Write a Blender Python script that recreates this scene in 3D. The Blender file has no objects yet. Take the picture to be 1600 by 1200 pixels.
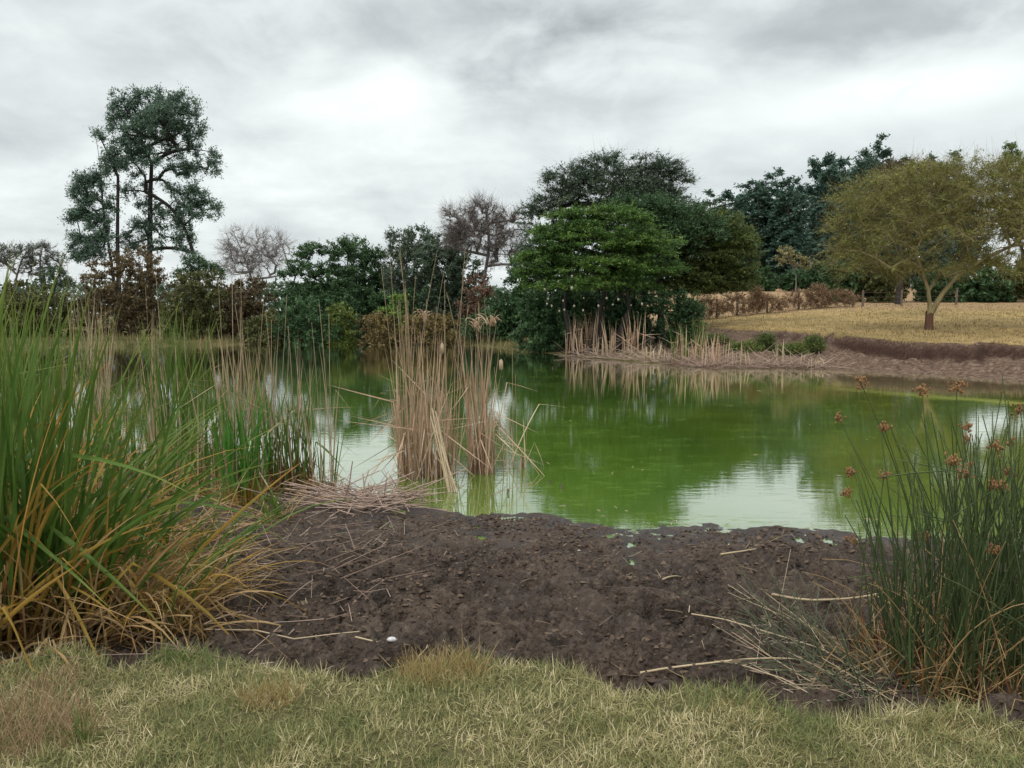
import bpy, math
import numpy as np
from math import radians, sin, cos, atan, tan, pi

# ------------------------------------------------------------------ camera, world, sun, exposure
SC = bpy.context.scene
COL = SC.collection
CAMZ = 2.2
F = 1200.0                       # focal length in photograph pixels (1600 wide)
PITCH = atan(110 / F)            # horizon at row 490
cam = bpy.data.cameras.new('camera')
cam.sensor_width = 36; cam.lens = 27.0; cam.clip_start = 0.05; cam.clip_end = 8000
co = bpy.data.objects.new('camera', cam); COL.objects.link(co)
co.location = (0, 0, CAMZ); co.rotation_euler = (pi / 2 - PITCH, 0, 0)
SC.camera = co
SC.view_settings.view_transform = 'Standard'
SC.view_settings.look = 'None'
SC.view_settings.gamma = 1
SC.view_settings.exposure = 0.12
SC.view_settings.use_curve_mapping = False

SUN_EL, SUN_AZ = 52, 215          # degrees, azimuth clockwise from +Y
world = bpy.data.worlds.new('World'); SC.world = world; world.use_nodes = True


def build_world():
    nt = world.node_tree; N = nt.nodes; L = nt.links
    N.clear()
    out = N.new('ShaderNodeOutputWorld'); bg = N.new('ShaderNodeBackground')
    bg.inputs['Strength'].default_value = 0.1
    sky = N.new('ShaderNodeTexSky'); sky.sky_type = 'NISHITA'; sky.sun_disc = False
    sky.sun_elevation = radians(SUN_EL); sky.sun_rotation = radians(SUN_AZ)
    tc = N.new('ShaderNodeTexCoord')
    sep = N.new('ShaderNodeSeparateXYZ'); L.new(tc.outputs['Generated'], sep.inputs[0])

    def mth(op, a, b=None, c=None, clamp=False):
        m = N.new('ShaderNodeMath'); m.operation = op; m.use_clamp = clamp
        for i, v in enumerate((a, b, c)):
            if v is None: continue
            if isinstance(v, (int, float)): m.inputs[i].default_value = v
            else: L.new(v, m.inputs[i])
        return m.outputs[0]
    zc = mth('MAXIMUM', sep.outputs['Z'], 0.0)
    den = mth('ADD', zc, 0.30)
    u = mth('DIVIDE', sep.outputs['X'], den); v = mth('DIVIDE', sep.outputs['Y'], den)
    cmb = N.new('ShaderNodeCombineXYZ'); L.new(u, cmb.inputs[0]); L.new(v, cmb.inputs[1])

    def noise(scale, detail, rough, dist, off):
        mp = N.new('ShaderNodeMapping'); mp.inputs['Location'].default_value = off
        L.new(cmb.outputs[0], mp.inputs['Vector'])
        n = N.new('ShaderNodeTexNoise'); n.inputs['Scale'].default_value = scale
        n.inputs['Detail'].default_value = detail; n.inputs['Roughness'].default_value = rough
        n.inputs['Distortion'].default_value = dist
        L.new(mp.outputs[0], n.inputs['Vector']); return n.outputs['Fac']
    n1 = noise(1.25, 7, 0.52, 0.25, (3.1, 1.7, 0))
    n2 = noise(4.2, 6, 0.55, 0.3, (8.1, 4.4, 0))
    val = mth('ADD', mth('MULTIPLY', mth('SUBTRACT', n1, 0.5), 0.50), mth('MULTIPLY', mth('SUBTRACT', n2, 0.5), 0.42))
    val = mth('ADD', val, 0.62)
    # brighter and darker clouds of the photograph, as directions on the sky
    def blob(px, py, sx, sy, amp):
        nonlocal val
        d = np.array([(px - 800) / F, cos(PITCH) - (py - 600) / F * sin(PITCH), -sin(PITCH) - (py - 600) / F * cos(PITCH)])
        d /= np.linalg.norm(d)
        # wobble so that the patch has a cloudy outline
        s = N.new('ShaderNodeVectorMath'); s.operation = 'SUBTRACT'
        L.new(tc.outputs['Generated'], s.inputs[0]); s.inputs[1].default_value = tuple(d)
        w = N.new('ShaderNodeVectorMath'); w.operation = 'MULTIPLY'
        L.new(s.outputs[0], w.inputs[0]); w.inputs[1].default_value = (F / sx, 3.0, F / sy)
        ln = N.new('ShaderNodeVectorMath'); ln.operation = 'LENGTH'; L.new(w.outputs[0], ln.inputs[0])
        l2 = mth('ADD', ln.outputs['Value'], mth('MULTIPLY', mth('SUBTRACT', n2, 0.5), 2.8))
        e = mth('EXPONENT', mth('MULTIPLY', mth('MULTIPLY', l2, l2), -1.0))
        val = mth('ADD', val, mth('MULTIPLY', e, amp))
    blob(700, 40, 230, 60, -0.17)
    blob(1350, 30, 330, 55, -0.20)
    blob(860, 165, 150, 32, -0.09)
    blob(180, 110, 190, 70, -0.06)
    blob(615, 130, 50, 34, 0.15)
    blob(560, 165, 110, 32, 0.10)
    blob(1050, 50, 80, 38, 0.18)
    blob(765, 92, 26, 14, 0.10)
    blob(1430, 135, 210, 34, 0.16)
    blob(980, 110, 160, 30, 0.08)
    blob(30, 60, 60, 60, 0.10)
    blob(1200, 200, 420, 40, 0.04)
    val = mth('MINIMUM', mth('MAXIMUM', val, 0.28), 0.80)
    zen = N.new('ShaderNodeMapRange'); zen.inputs['From Min'].default_value = 0.42; zen.inputs['From Max'].default_value = 1.0
    zen.inputs['To Min'].default_value = 1.0; zen.inputs['To Max'].default_value = 2.5
    L.new(zc, zen.inputs['Value'])
    val = mth('MULTIPLY', val, zen.outputs[0])
    ramp = N.new('ShaderNodeValToRGB')
    e = ramp.color_ramp.elements
    e[0].position = 0.35; e[0].color = (0.885, 0.97, 1.0, 1)
    e[1].position = 0.85; e[1].color = (0.955, 1.0, 0.975, 1)
    L.new(val, ramp.inputs[0])
    mul = N.new('ShaderNodeVectorMath'); mul.operation = 'SCALE'
    L.new(ramp.outputs[0], mul.inputs[0]); L.new(mth('MULTIPLY', val, 13.0), mul.inputs['Scale'])
    mix = N.new('ShaderNodeMix'); mix.data_type = 'RGBA'; mix.inputs[0].default_value = 0.95
    L.new(sky.outputs[0], mix.inputs[6]); L.new(mul.outputs[0], mix.inputs[7])
    L.new(mix.outputs[2], bg.inputs['Color']); L.new(bg.outputs[0], out.inputs[0])


build_world()
sl = bpy.data.lights.new('sun', 'SUN'); sl.energy = 1.5; sl.angle = radians(18); sl.color = (1, 0.965, 0.91)
so = bpy.data.objects.new('sun', sl); COL.objects.link(so); so.location = (0, 0, 60)
so.rotation_euler = (radians(90 - SUN_EL), 0, radians(180 - SUN_AZ))

# ------------------------------------------------------------------ helpers
def sstep(a, b, x):
    t = np.clip((np.asarray(x, float) - a) / (b - a), 0, 1); return t * t * (3 - 2 * t)

def ray(px, py):
    a = (px - 800) / F; b = -(py - 600) / F
    return np.array([a, cos(PITCH) + b * sin(PITCH), -sin(PITCH) + b * cos(PITCH)])

def P(px, py, z=0.0):
    r = ray(px, py); t = (z - CAMZ) / r[2]; return np.array([r[0] * t, r[1] * t, z])

def PD(px, py, Y):
    r = ray(px, py); t = Y / r[1]; return np.array([r[0] * t, Y, CAMZ + r[2] * t])

def _h(ix, iy, s):
    n = (ix.astype(np.int64) * 374761393 + iy.astype(np.int64) * 668265263 + s * 1442695041) & 0xffffffff
    n = ((n ^ (n >> 13)) * 1274126177) & 0xffffffff
    return ((n ^ (n >> 16)) & 0xffffff) / float(0xffffff)

def vn(x, y, s=0):
    x = np.asarray(x, float); y = np.asarray(y, float)
    ix = np.floor(x); iy = np.floor(y); fx = x - ix; fy = y - iy
    fx = fx * fx * fx * (fx * (fx * 6 - 15) + 10); fy = fy * fy * fy * (fy * (fy * 6 - 15) + 10)
    a = _h(ix, iy, s); b = _h(ix + 1, iy, s); c = _h(ix, iy + 1, s); d = _h(ix + 1, iy + 1, s)
    return (a * (1 - fx) + b * fx) * (1 - fy) + (c * (1 - fx) + d * fx) * fy

def worley(x, y, s=0):
    ix = np.floor(x); iy = np.floor(y); best = np.full(x.shape, 9.0)
    for dx in (-1, 0, 1):
        for dy in (-1, 0, 1):
            cx = ix + dx; cy = iy + dy
            d = (cx + _h(cx, cy, s) - x) ** 2 + (cy + _h(cx, cy, s + 1) - y) ** 2; best = np.minimum(best, d)
    return np.sqrt(best)

def fbm(x, y, s=0, o=4):
    r = 0; a = 0.5; t = 0
    for i in range(o):
        r = r + a * vn(x * 2 ** i + 17 * i, y * 2 ** i - 9 * i, s + i); t += a; a *= 0.5
    return r / t

def mk(name, V, Fc, mat=None, parent=None, attrs=None, smooth=False, loc=None):
    V = np.ascontiguousarray(V, dtype=np.float32).reshape(-1, 3); Fc = np.ascontiguousarray(Fc, dtype=np.int32)
    k = Fc.shape[1]; me = bpy.data.meshes.new(name)
    me.vertices.add(len(V)); me.vertices.foreach_set('co', V.ravel())
    me.loops.add(Fc.size); me.loops.foreach_set('vertex_index', Fc.ravel())
    me.polygons.add(len(Fc)); me.polygons.foreach_set('loop_start', np.arange(0, Fc.size, k, dtype=np.int32))
    if smooth: me.polygons.foreach_set('use_smooth', np.ones(len(Fc), dtype=bool))
    else: me.polygons.foreach_set('use_smooth', np.zeros(len(Fc), dtype=bool))
    for n, a in (attrs or {}).items():
        at = me.attributes.new(n, 'FLOAT', 'POINT'); at.data.foreach_set('value', np.ascontiguousarray(a, dtype=np.float32).ravel())
    me.update(calc_edges=True)
    if mat: me.materials.append(mat)
    o = bpy.data.objects.new(name, me); COL.objects.link(o)
    if parent is not None: o.parent = parent
    if loc is not None: o.location = loc
    return o

def thing(name, label, cat, loc=(0, 0, 0), group=None):
    o = bpy.data.objects.new(name, None); COL.objects.link(o); o.location = tuple(float(v) for v in loc)
    o.empty_display_size = 0.2
    o['label'] = label; o['category'] = cat
    if group: o['group'] = group
    return o

def tag(o, label=None, cat=None, group=None, kind=None):
    if label: o['label'] = label
    if cat: o['category'] = cat
    if group: o['group'] = group
    if kind: o['kind'] = kind
    return o

class NB:
    def __init__(s, name):
        s.m = bpy.data.materials.new(name); s.m.use_nodes = True; s.t = s.m.node_tree; s.t.nodes.clear()
        s.out = s.n('ShaderNodeOutputMaterial')
    def n(s, ty, **k):
        x = s.t.nodes.new(ty)
        for a, b in k.items(): setattr(x, a, b)
        return x
    def l(s, a, b): s.t.links.new(a, b)
    def math(s, op, a, b=None, clamp=False):
        m = s.n('ShaderNodeMath', operation=op, use_clamp=clamp)
        for i, v in enumerate((a, b)):
            if v is None: continue
            if isinstance(v, (int, float)): m.inputs[i].default_value = v
            else: s.l(v, m.inputs[i])
        return m.outputs[0]
    def noise(s, scale, detail=4, rough=0.55, vec=None, dist=0.0, sc=None):
        n = s.n('ShaderNodeTexNoise'); n.inputs['Scale'].default_value = scale; n.inputs['Detail'].default_value = detail
        n.inputs['Roughness'].default_value = rough; n.inputs['Distortion'].default_value = dist
        if vec is None:
            g = s.n('ShaderNodeNewGeometry'); vec = g.outputs['Position']
        if sc:
            mp = s.n('ShaderNodeMapping'); mp.inputs['Scale'].default_value = sc; s.l(vec, mp.inputs[0]); vec = mp.outputs[0]
        s.l(vec, n.inputs['Vector']); return n.outputs['Fac']
    def ramp(s, fac, stops):
        r = s.n('ShaderNodeValToRGB'); e = r.color_ramp.elements
        while len(e) < len(stops): e.new(0.5)
        for i, (p, c) in enumerate(stops): e[i].position = p; e[i].color = (*c, 1)
        s.l(fac, r.inputs[0]); return r.outputs[0]
    def mix(s, fac, a, b):
        m = s.n('ShaderNodeMix', data_type='RGBA')
        for i, v in ((0, fac), (6, a), (7, b)):
            if isinstance(v, (int, float)): m.inputs[i].default_value = v
            elif isinstance(v, tuple): m.inputs[i].default_value = (*v, 1)
            else: s.l(v, m.inputs[i])
        return m.outputs[2]
    def attr(s, name):
        a = s.n('ShaderNodeAttribute'); a.attribute_name = name; return a.outputs['Fac']
    def bump(s, h, strength=0.5, dist=0.02):
        b = s.n('ShaderNodeBump'); b.inputs['Strength'].default_value = strength; b.inputs['Distance'].default_value = dist
        s.l(h, b.inputs['Height']); return b.outputs[0]
    def pbsdf(s, col, rough=0.8, spec=0.3, normal=None, metal=0):
        p = s.n('ShaderNodeBsdfPrincipled')
        if isinstance(col, tuple): p.inputs['Base Color'].default_value = (*col, 1)
        else: s.l(col, p.inputs['Base Color'])
        if isinstance(rough, (int, float)): p.inputs['Roughness'].default_value = rough
        else: s.l(rough, p.inputs['Roughness'])
        p.inputs['Specular IOR Level'].default_value = spec
        if normal: s.l(normal, p.inputs['Normal'])
        return p.outputs[0]
    def end(s, sh): s.l(sh, s.out.inputs['Surface']); return s.m

def leaf_mat(name, stops, transl=0.25, rough=0.55, spec=0.3):
    b = NB(name); c = b.ramp(b.attr('tint'), stops)
    p = b.pbsdf(c, rough, spec)
    t = b.n('ShaderNodeBsdfTranslucent'); b.l(c, t.inputs['Color'])
    m = b.n('ShaderNodeMixShader'); m.inputs[0].default_value = transl
    b.l(p, m.inputs[1]); b.l(t.outputs[0], m.inputs[2]); return b.end(m.outputs[0])

def bark_mat(name, c1, c2, scale=6):
    b = NB(name); n = b.noise(scale, 5, 0.6, sc=(1, 1, 0.25))
    return b.end(b.pbsdf(b.ramp(n, [(0.3, c1), (0.7, c2)]), 0.9, 0.15, b.bump(n, 0.6, 0.03)))

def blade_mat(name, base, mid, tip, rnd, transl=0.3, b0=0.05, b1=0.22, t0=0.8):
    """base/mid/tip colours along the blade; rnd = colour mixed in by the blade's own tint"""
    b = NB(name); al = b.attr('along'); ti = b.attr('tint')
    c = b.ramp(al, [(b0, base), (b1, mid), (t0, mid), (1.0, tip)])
    f = b.ramp(ti, [(0.0, (0, 0, 0)), (0.5, (0.25, 0.25, 0.25)), (0.8, (0.45, 0.45, 0.45)), (1.0, (1, 1, 1))])
    c = b.mix(f, c, rnd)
    n = b.noise(35, 3, 0.6); nn = b.noise(4, 3, 0.6)
    c = b.mix(b.math('MULTIPLY', b.ramp(nn, [(0.5, (0, 0, 0)), (0.7, (1, 1, 1))]), 0.30), c, rnd)
    c = b.mix(b.math('MULTIPLY', n, 0.45), c, (0.09, 0.065, 0.03))
    p = b.pbsdf(c, 0.55, 0.22)
    t = b.n('ShaderNodeBsdfTranslucent'); b.l(c, t.inputs['Color'])
    m = b.n('ShaderNodeMixShader'); m.inputs[0].default_value = transl
    b.l(p, m.inputs[1]); b.l(t.outputs[0], m.inputs[2]); return b.end(m.outputs[0])

# ------------------------------------------------------------------ terrain
near_px = [(-900, 800), (-400, 770), (0, 735), (130, 740), (235, 725), (300, 770), (345, 790), (420, 758), (470, 748), (530, 760), (560, 775), (640, 792),
           (700, 800), (760, 802), (850, 806), (900, 818), (960, 826), (1040, 828), (1110, 822), (1165, 831), (1210, 824), (1275, 831), (1340, 838), (1400, 842), (1600, 850), (2000, 860), (2600, 850)]
far_px = [(2600, 650), (2000, 622), (1600, 597), (1500, 588), (1400, 582), (1300, 577), (1200, 575), (1120, 576), (1050, 571), (960, 563), (880, 556), (830, 549), (760, 542),
          (700, 537), (620, 533), (520, 535), (400, 538), (250, 541), (100, 543), (0, 545), (-200, 552), (-500, 565), (-900, 590)]
POND = np.array([P(x, y)[:2] for x, y in near_px + far_px])

def sdf(x, y):
    shp = x.shape; x = x.ravel(); y = y.ravel()
    d = np.full(len(x), 1e18); ins = np.zeros(len(x), bool); n = len(POND)
    for i in range(n):
        a = POND[i]; b = POND[(i + 1) % n]; e = b - a
        t = np.clip(((x - a[0]) * e[0] + (y - a[1]) * e[1]) / (e @ e), 0, 1)
        dx = x - a[0] - t * e[0]; dy = y - a[1] - t * e[1]; d = np.minimum(d, dx * dx + dy * dy)
        c = ((a[1] > y) != (b[1] > y)) & (x < (b[0] - a[0]) * (y - a[1]) / ((b[1] - a[1]) if b[1] != a[1] else 1e-9) + a[0])
        ins ^= c
    d = np.sqrt(d); return np.where(ins, -d, d).reshape(shp)

GZ = 0.42
edge_px = [(-400, 1060), (0, 1045), (60, 1028), (130, 1022), (175, 1052), (215, 1050), (250, 1018), (320, 1022), (400, 1046), (480, 1056), (560, 1070), (610, 1050), (650, 1034), (720, 1030), (800, 1044), (880, 1052), (930, 1062),
           (980, 1086), (1040, 1086), (1100, 1078), (1160, 1084), (1210, 1110), (1270, 1132), (1340, 1136), (1400, 1122), (1500, 1118), (1550, 1130), (1600, 1158), (1800, 1180), (2100, 1150)]
_e = np.array([P(x, y, GZ)[:2] for x, y in edge_px])
def edgeY(x): return np.interp(x, _e[:, 0], _e[:, 1])

lip_w = np.array([[4, 52], [9.5, 50], [13, 42], [14.2, 40.5], [15.2, 37.0], [15.8, 33.5], [16.5, 31.3], [17.5, 30.2], [19.2, 31.2], [20.5, 30.4], [22.5, 28.6], [26, 27.5], [34, 24], [60, 18]])
def lipY(x): return np.interp(x, lip_w[:, 0], lip_w[:, 1]) + 1.3 * (vn(x * 0.7, x * 0, 5) - .5) + 0.7 * (vn(x * 2.3, x * 0, 6) - .5)

def lipD(x, y):
    sl = (lipY(x + .6) - lipY(x - .6)) / 1.2
    return (y - lipY(x)) / np.sqrt(1 + sl * sl)

def hill(x, y):
    wx = 0.50 + 0.50 * sstep(10, 26, x)
    z = 1.02 + (np.clip(y, 20, 75) - 31) * 0.062 * wx + (np.clip(y, 75, 135) - 75) * 0.055 + np.clip(y - 135, 0, 400) * 0.004
    return z

_hr = np.random.default_rng(5)
HOOF = []
for i in range(1500):
    hx = _hr.uniform(-4.5, 5.5); hy = _hr.uniform(3.7, 8.6)
    HOOF.append((hx, hy, _hr.uniform(0.045, 0.10), _hr.uniform(0.3, 1.0)))

def H(x, y, detail=False):
    x = np.asarray(x, float); y = np.asarray(y, float); shp = x.shape
    if shp == (): x = x.reshape(1); y = y.reshape(1)
    d = sdf(x, y)
    # near side: mud flat, then the grassy bank
    mud = 0.012 + 0.030 * np.clip(d, 0, 1.2) + 0.052 * np.clip(d - 1.2, 0, 4.5)
    e = edgeY(x); g = sstep(-0.22, 0.04, e - y)
    ymud = mud * (1 - 0.45 * sstep(-1.0, 0.1, e - y) * 0)
    nz = ymud * (1 - g) + (GZ + 0.035 * (fbm(x * 2.2, y * 2.2, 3) - 0.5) * 2 + 0.03 * (fbm(x * 7, y * 7, 13, 2) - 0.5) + 0.02 * np.clip(e - y, 0, 3)) * g
    # far side
    flat = 0.02 + 0.30 * sstep(0, 2.5, d) + 0.5 * sstep(3, 25, d) + 0.35 * (fbm(x * .08, y * .08, 11) - .5) * sstep(3, 15, d)
    rgt = sstep(5.5, 11.5, x - 0.06 * (y - 40))
    ly = lipY(x); lw = 0.30 + 3.0 * (1 - sstep(13, 15.5, x))
    lp = sstep(-lw, lw, lipD(x, y))
    low = 0.015 + 0.085 * np.clip(d, 0, 6)
    rz = low * (1 - lp) + hill(x, y) * lp
    rz = np.where(y < 15, np.minimum(rz, low), rz)
    fz = flat * (1 - rgt) + rz * rgt
    fz = np.where(y > 12, fz, 0.02 + 0.1 * np.clip(d, 0, 8))
    isnear = (y < np.interp(x, [-30, -12, 12, 30], [11, 14, 14, 11]))
    z = np.where(isnear, nz, fz)
    z = np.where(d < 0, np.maximum(-1.2, 0.16 * d), z)
    if detail:
        m = (isnear & (g < 0.9)).astype(float) * (1 - g) * sstep(-0.6, 0.25, d) * (1 - sstep(14, 22, y))
        wet = sstep(0.0, 1.1, d)
        amp = 0.25 + 0.75 * wet
        rough = 0.38 + 0.62 * (1 - sstep(5.2, 7.4, y + 1.6 * (fbm(x * .8, y * .8, 77) - .5)))
        b1 = np.abs(fbm(x * 3.2, y * 3.2, 21, 3) - .5) * 2
        b2 = np.abs(fbm(x * 9, y * 9, 31, 3) - .5) * 2
        wx_ = x + .06 * (vn(x * 9, y * 9, 3) - .5); wy_ = y + .06 * (vn(x * 9, y * 9, 4) - .5); w1 = worley(wx_ * 7.5, wy_ * 7.5, 8); w2 = worley(wx_ * 17, wy_ * 17, 18)
        cov = .25 + .75 * sstep(.36, .56, fbm(x * 1.3, y * 1.3, 57, 3))
        dz = 0.05 * (fbm(x * 1.1, y * 1.1, 41, 3) - 0.5) + rough * (0.11 * (b1 - .22) + 0.05 * (b2 - 0.25) + 0.085 * (.7 - np.clip(w1 * 1.5, 0, 1.2) ** 3) * cov + 0.030 * (.6 - np.clip(w2 * 1.5, 0, 1.2) ** 2)) + 0.010 * (vn(x * 38, y * 38, 51) - .5)
        sh = sstep(-1.3, -.1, d) * (1 - sstep(.5, 1.6, d)) * isnear
        z = z + m * amp * dz + sh * (.085 * (fbm(x * 2.4, y * 4.2, 88, 4) - .5) + .02 * (.5 - w1))
        hz = np.zeros_like(z)
        flatx = x.ravel(); flaty = y.ravel()
        order = np.argsort(flatx); sx = flatx[order]; hzf = hz.ravel()
        for (hx, hy, r, dp) in HOOF:
            i0 = np.searchsorted(sx, hx - 2 * r); i1 = np.searchsorted(sx, hx + 2 * r)
            idx = order[i0:i1]; idx = idx[np.abs(flaty[idx] - hy) < 2 * r]
            if len(idx) == 0: continue
            q = np.hypot((flatx[idx] - hx), (flaty[idx] - hy) * 0.8) / r
            hzf[idx] += dp * (-0.11 * np.exp(-(q * 1.25) ** 4) + 0.016 * np.exp(-((q - 1.3) * 3) ** 2)) * (r / .07)
        z = z + m * rough * amp * hzf.reshape(z.shape)
        m2 = (~isnear).astype(float) * sstep(0, 1, d) * (1 - lp) * rgt
        z = z + m2 * (0.30 * (np.abs(fbm(x * 1.6, y * 1.6, 61, 4) - .5) * 2 - .2) + .16 * (.5 - worley(x * 2.2, y * 2.2, 9)))
        m3 = lp * rgt * (y > 14)
        z = z + m3 * (0.10 * (fbm(x * .9, y * .9, 71) - .5)) 
    if shp == (): return float(z[0])
    return z

def G(px, py):
    """where the ray through a pixel meets the ground (or the water)"""
    r = ray(px, py); t = np.exp(np.linspace(np.log(1.5), np.log(400), 1500))
    X = r[0] * t; Y = r[1] * t; Z = CAMZ + r[2] * t
    g = np.maximum(H(X, Y), 0); k = np.argmax(Z < g)
    return np.array([X[k], Y[k], g[k]])

def ground():
    th = np.concatenate([np.linspace(-pi, -0.85, 40, endpoint=False), np.linspace(-0.85, -0.5, 60, endpoint=False), np.linspace(-0.5, 0.72, 330, endpoint=False), np.linspace(0.72, 0.9, 30, endpoint=False), np.linspace(0.9, pi, 41)])
    r = [0.3, 0.8, 1.3, 1.8, 2.2]
    while r[-1] < 3000:
        c = r[-1]; r.append(c * (1.03 if c < 3.5 else 1.0038 if c < 8.3 else 1.02 if c < 23 else 1.0045 if c < 39 else 1.025 if c < 140 else 1.12))
    r = np.array(r); T, R = np.meshgrid(th, r)
    X = R * np.sin(T); Y = R * np.cos(T); Z = H(X, Y, True)
    nr, nt = X.shape; V = np.stack([X, Y, Z], -1).reshape(-1, 3)
    i = (np.arange(nr - 1)[:, None] * nt + np.arange(nt - 1)[None, :]).ravel()
    Fq = np.stack([i, i + 1, i + nt + 1, i + nt], -1)
    c = V[Fq].mean(1); e = edgeY(c[:, 0]); d = sdf(c[:, 0], c[:, 1])
    near = c[:, 1] < np.interp(c[:, 0], [-30, -12, 12, 30], [11, 14, 14, 11])
    grass = near & (e - c[:, 1] > -0.09); mud = near & ~grass
    farm = ~near & (c[:, 0] > 5) & (c[:, 1] < lipY(c[:, 0]) + 0.12) & (c[:, 1] > 14) & (c[:, 0] > 5 + 0.06 * (c[:, 1] - 40)) & ((c[:, 0] > 13.5) | (d < 2.2))
    rest = ~near & ~farm
    mm = (X > 3) & (Y > 14); np.seterr(all='ignore'); ly = lipY(X); lw = 0.35 + 2.5 * (1 - sstep(13, 15.5, X))
    ld = lipD(X, Y); mask = ((1 - sstep(-lw * .2 + .1, lw + .25, ld)) * sstep(5.5, 8.5, X - 0.06 * (Y - 40)) * mm).ravel()
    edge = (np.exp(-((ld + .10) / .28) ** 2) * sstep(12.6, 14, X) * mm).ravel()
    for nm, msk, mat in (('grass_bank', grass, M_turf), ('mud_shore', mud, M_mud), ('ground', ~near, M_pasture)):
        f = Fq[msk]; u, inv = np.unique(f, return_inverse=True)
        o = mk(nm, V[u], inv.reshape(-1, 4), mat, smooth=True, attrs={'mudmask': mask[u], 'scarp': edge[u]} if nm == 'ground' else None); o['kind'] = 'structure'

# materials of the ground
def mat_mud(name, far=False):
    b = NB(name)
    n1 = b.noise(1.3, 5, 0.6); n2 = b.noise(14, 6, 0.65); n3 = b.noise(60, 4, 0.7); n4 = b.noise(0.9, 3, 0.5, sc=(1, 1.6, 1))
    if far: c = b.ramp(n1, [(0.25, (0.070, 0.045, 0.036)), (0.75, (0.15, 0.105, 0.08))])
    else: c = b.ramp(n1, [(0.3, (0.045, 0.032, 0.026)), (0.5, (0.072, 0.051, 0.040)), (0.72, (0.130, 0.092, 0.068))])
    n6 = b.noise(9, 4, 0.65, dist=0.4)
    c = b.mix(b.math('MULTIPLY', b.ramp(n6, [(0.32, (1, 1, 1)), (0.56, (0, 0, 0))]), 0.45), c, (0.028, 0.020, 0.018))
    c = b.mix(b.math('MULTIPLY', b.ramp(n2, [(0.52, (0, 0, 0)), (0.70, (1, 1, 1))]), 0.6), c, (0.22, 0.165, 0.125))  # lighter tops on the bump noise: crumbly relief painted into the colour
    c = b.mix(b.math('MULTIPLY', b.ramp(n4, [(0.62, (0, 0, 0)), (0.8, (1, 1, 1))]), 0.55), c, (0.17, 0.135, 0.11) if not far else (0.2, 0.14, 0.1))
    if not far:
        g = b.n('ShaderNodeNewGeometry'); s = b.n('ShaderNodeSeparateXYZ'); b.l(g.outputs['Position'], s.inputs[0])
        mr = b.n('ShaderNodeMapRange'); b.l(b.math('ADD', s.outputs['Z'], b.math('MULTIPLY', b.math('SUBTRACT', n1, 0.5), 0.03)), mr.inputs[0])
        mr.inputs['From Min'].default_value = 0.005; mr.inputs['From Max'].default_value = 0.05
        wet = b.math('SUBTRACT', 1.0, mr.outputs[0], clamp=True)
        c = b.mix(b.math('MULTIPLY', wet, 0.6), c, (0.05, 0.047, 0.052))
        rough = b.math('SUBTRACT', 0.88, b.math('MULTIPLY', wet, 0.45))
        # a few rusty patches
        n5 = b.noise(0.75, 2, 0.5, sc=(1, 1, 0))
        c = b.mix(b.math('MULTIPLY', b.ramp(n5, [(0.66, (0, 0, 0)), (0.78, (1, 1, 1))]), b.math('MULTIPLY', n2, 0.8)), c, (0.16, 0.07, 0.045))
    else: rough = 0.9
    vo = b.n('ShaderNodeTexVoronoi'); vo.inputs['Scale'].default_value = 34; g0 = b.n('ShaderNodeNewGeometry'); b.l(g0.outputs['Position'], vo.inputs['Vector'])
    h = b.math('ADD', b.math('MULTIPLY', n2, 1.0), b.math('SUBTRACT', b.math('MULTIPLY', n3, 0.5), b.math('MULTIPLY', vo.outputs['Distance'], 0.5)))
    return b.end(b.pbsdf(c, rough, 0.3, b.bump(h, 1.0, 0.05 if not far else 0.12)))

M_mud = mat_mud('mud'); M_farmud = mat_mud('far_mud', True)

def mat_turf():
    b = NB('turf'); n1 = b.noise(1.6, 4, 0.6); n2 = b.noise(40, 5, 0.7)
    c = b.ramp(n1, [(0.3, (0.10, 0.105, 0.045)), (0.7, (0.17, 0.14, 0.075))])
    c = b.mix(b.math('MULTIPLY', n2, 0.6), c, (0.06, 0.055, 0.03))
    return b.end(b.pbsdf(c, 0.95, 0.1, b.bump(n2, 0.8, 0.02)))
M_turf = mat_turf()

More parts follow.
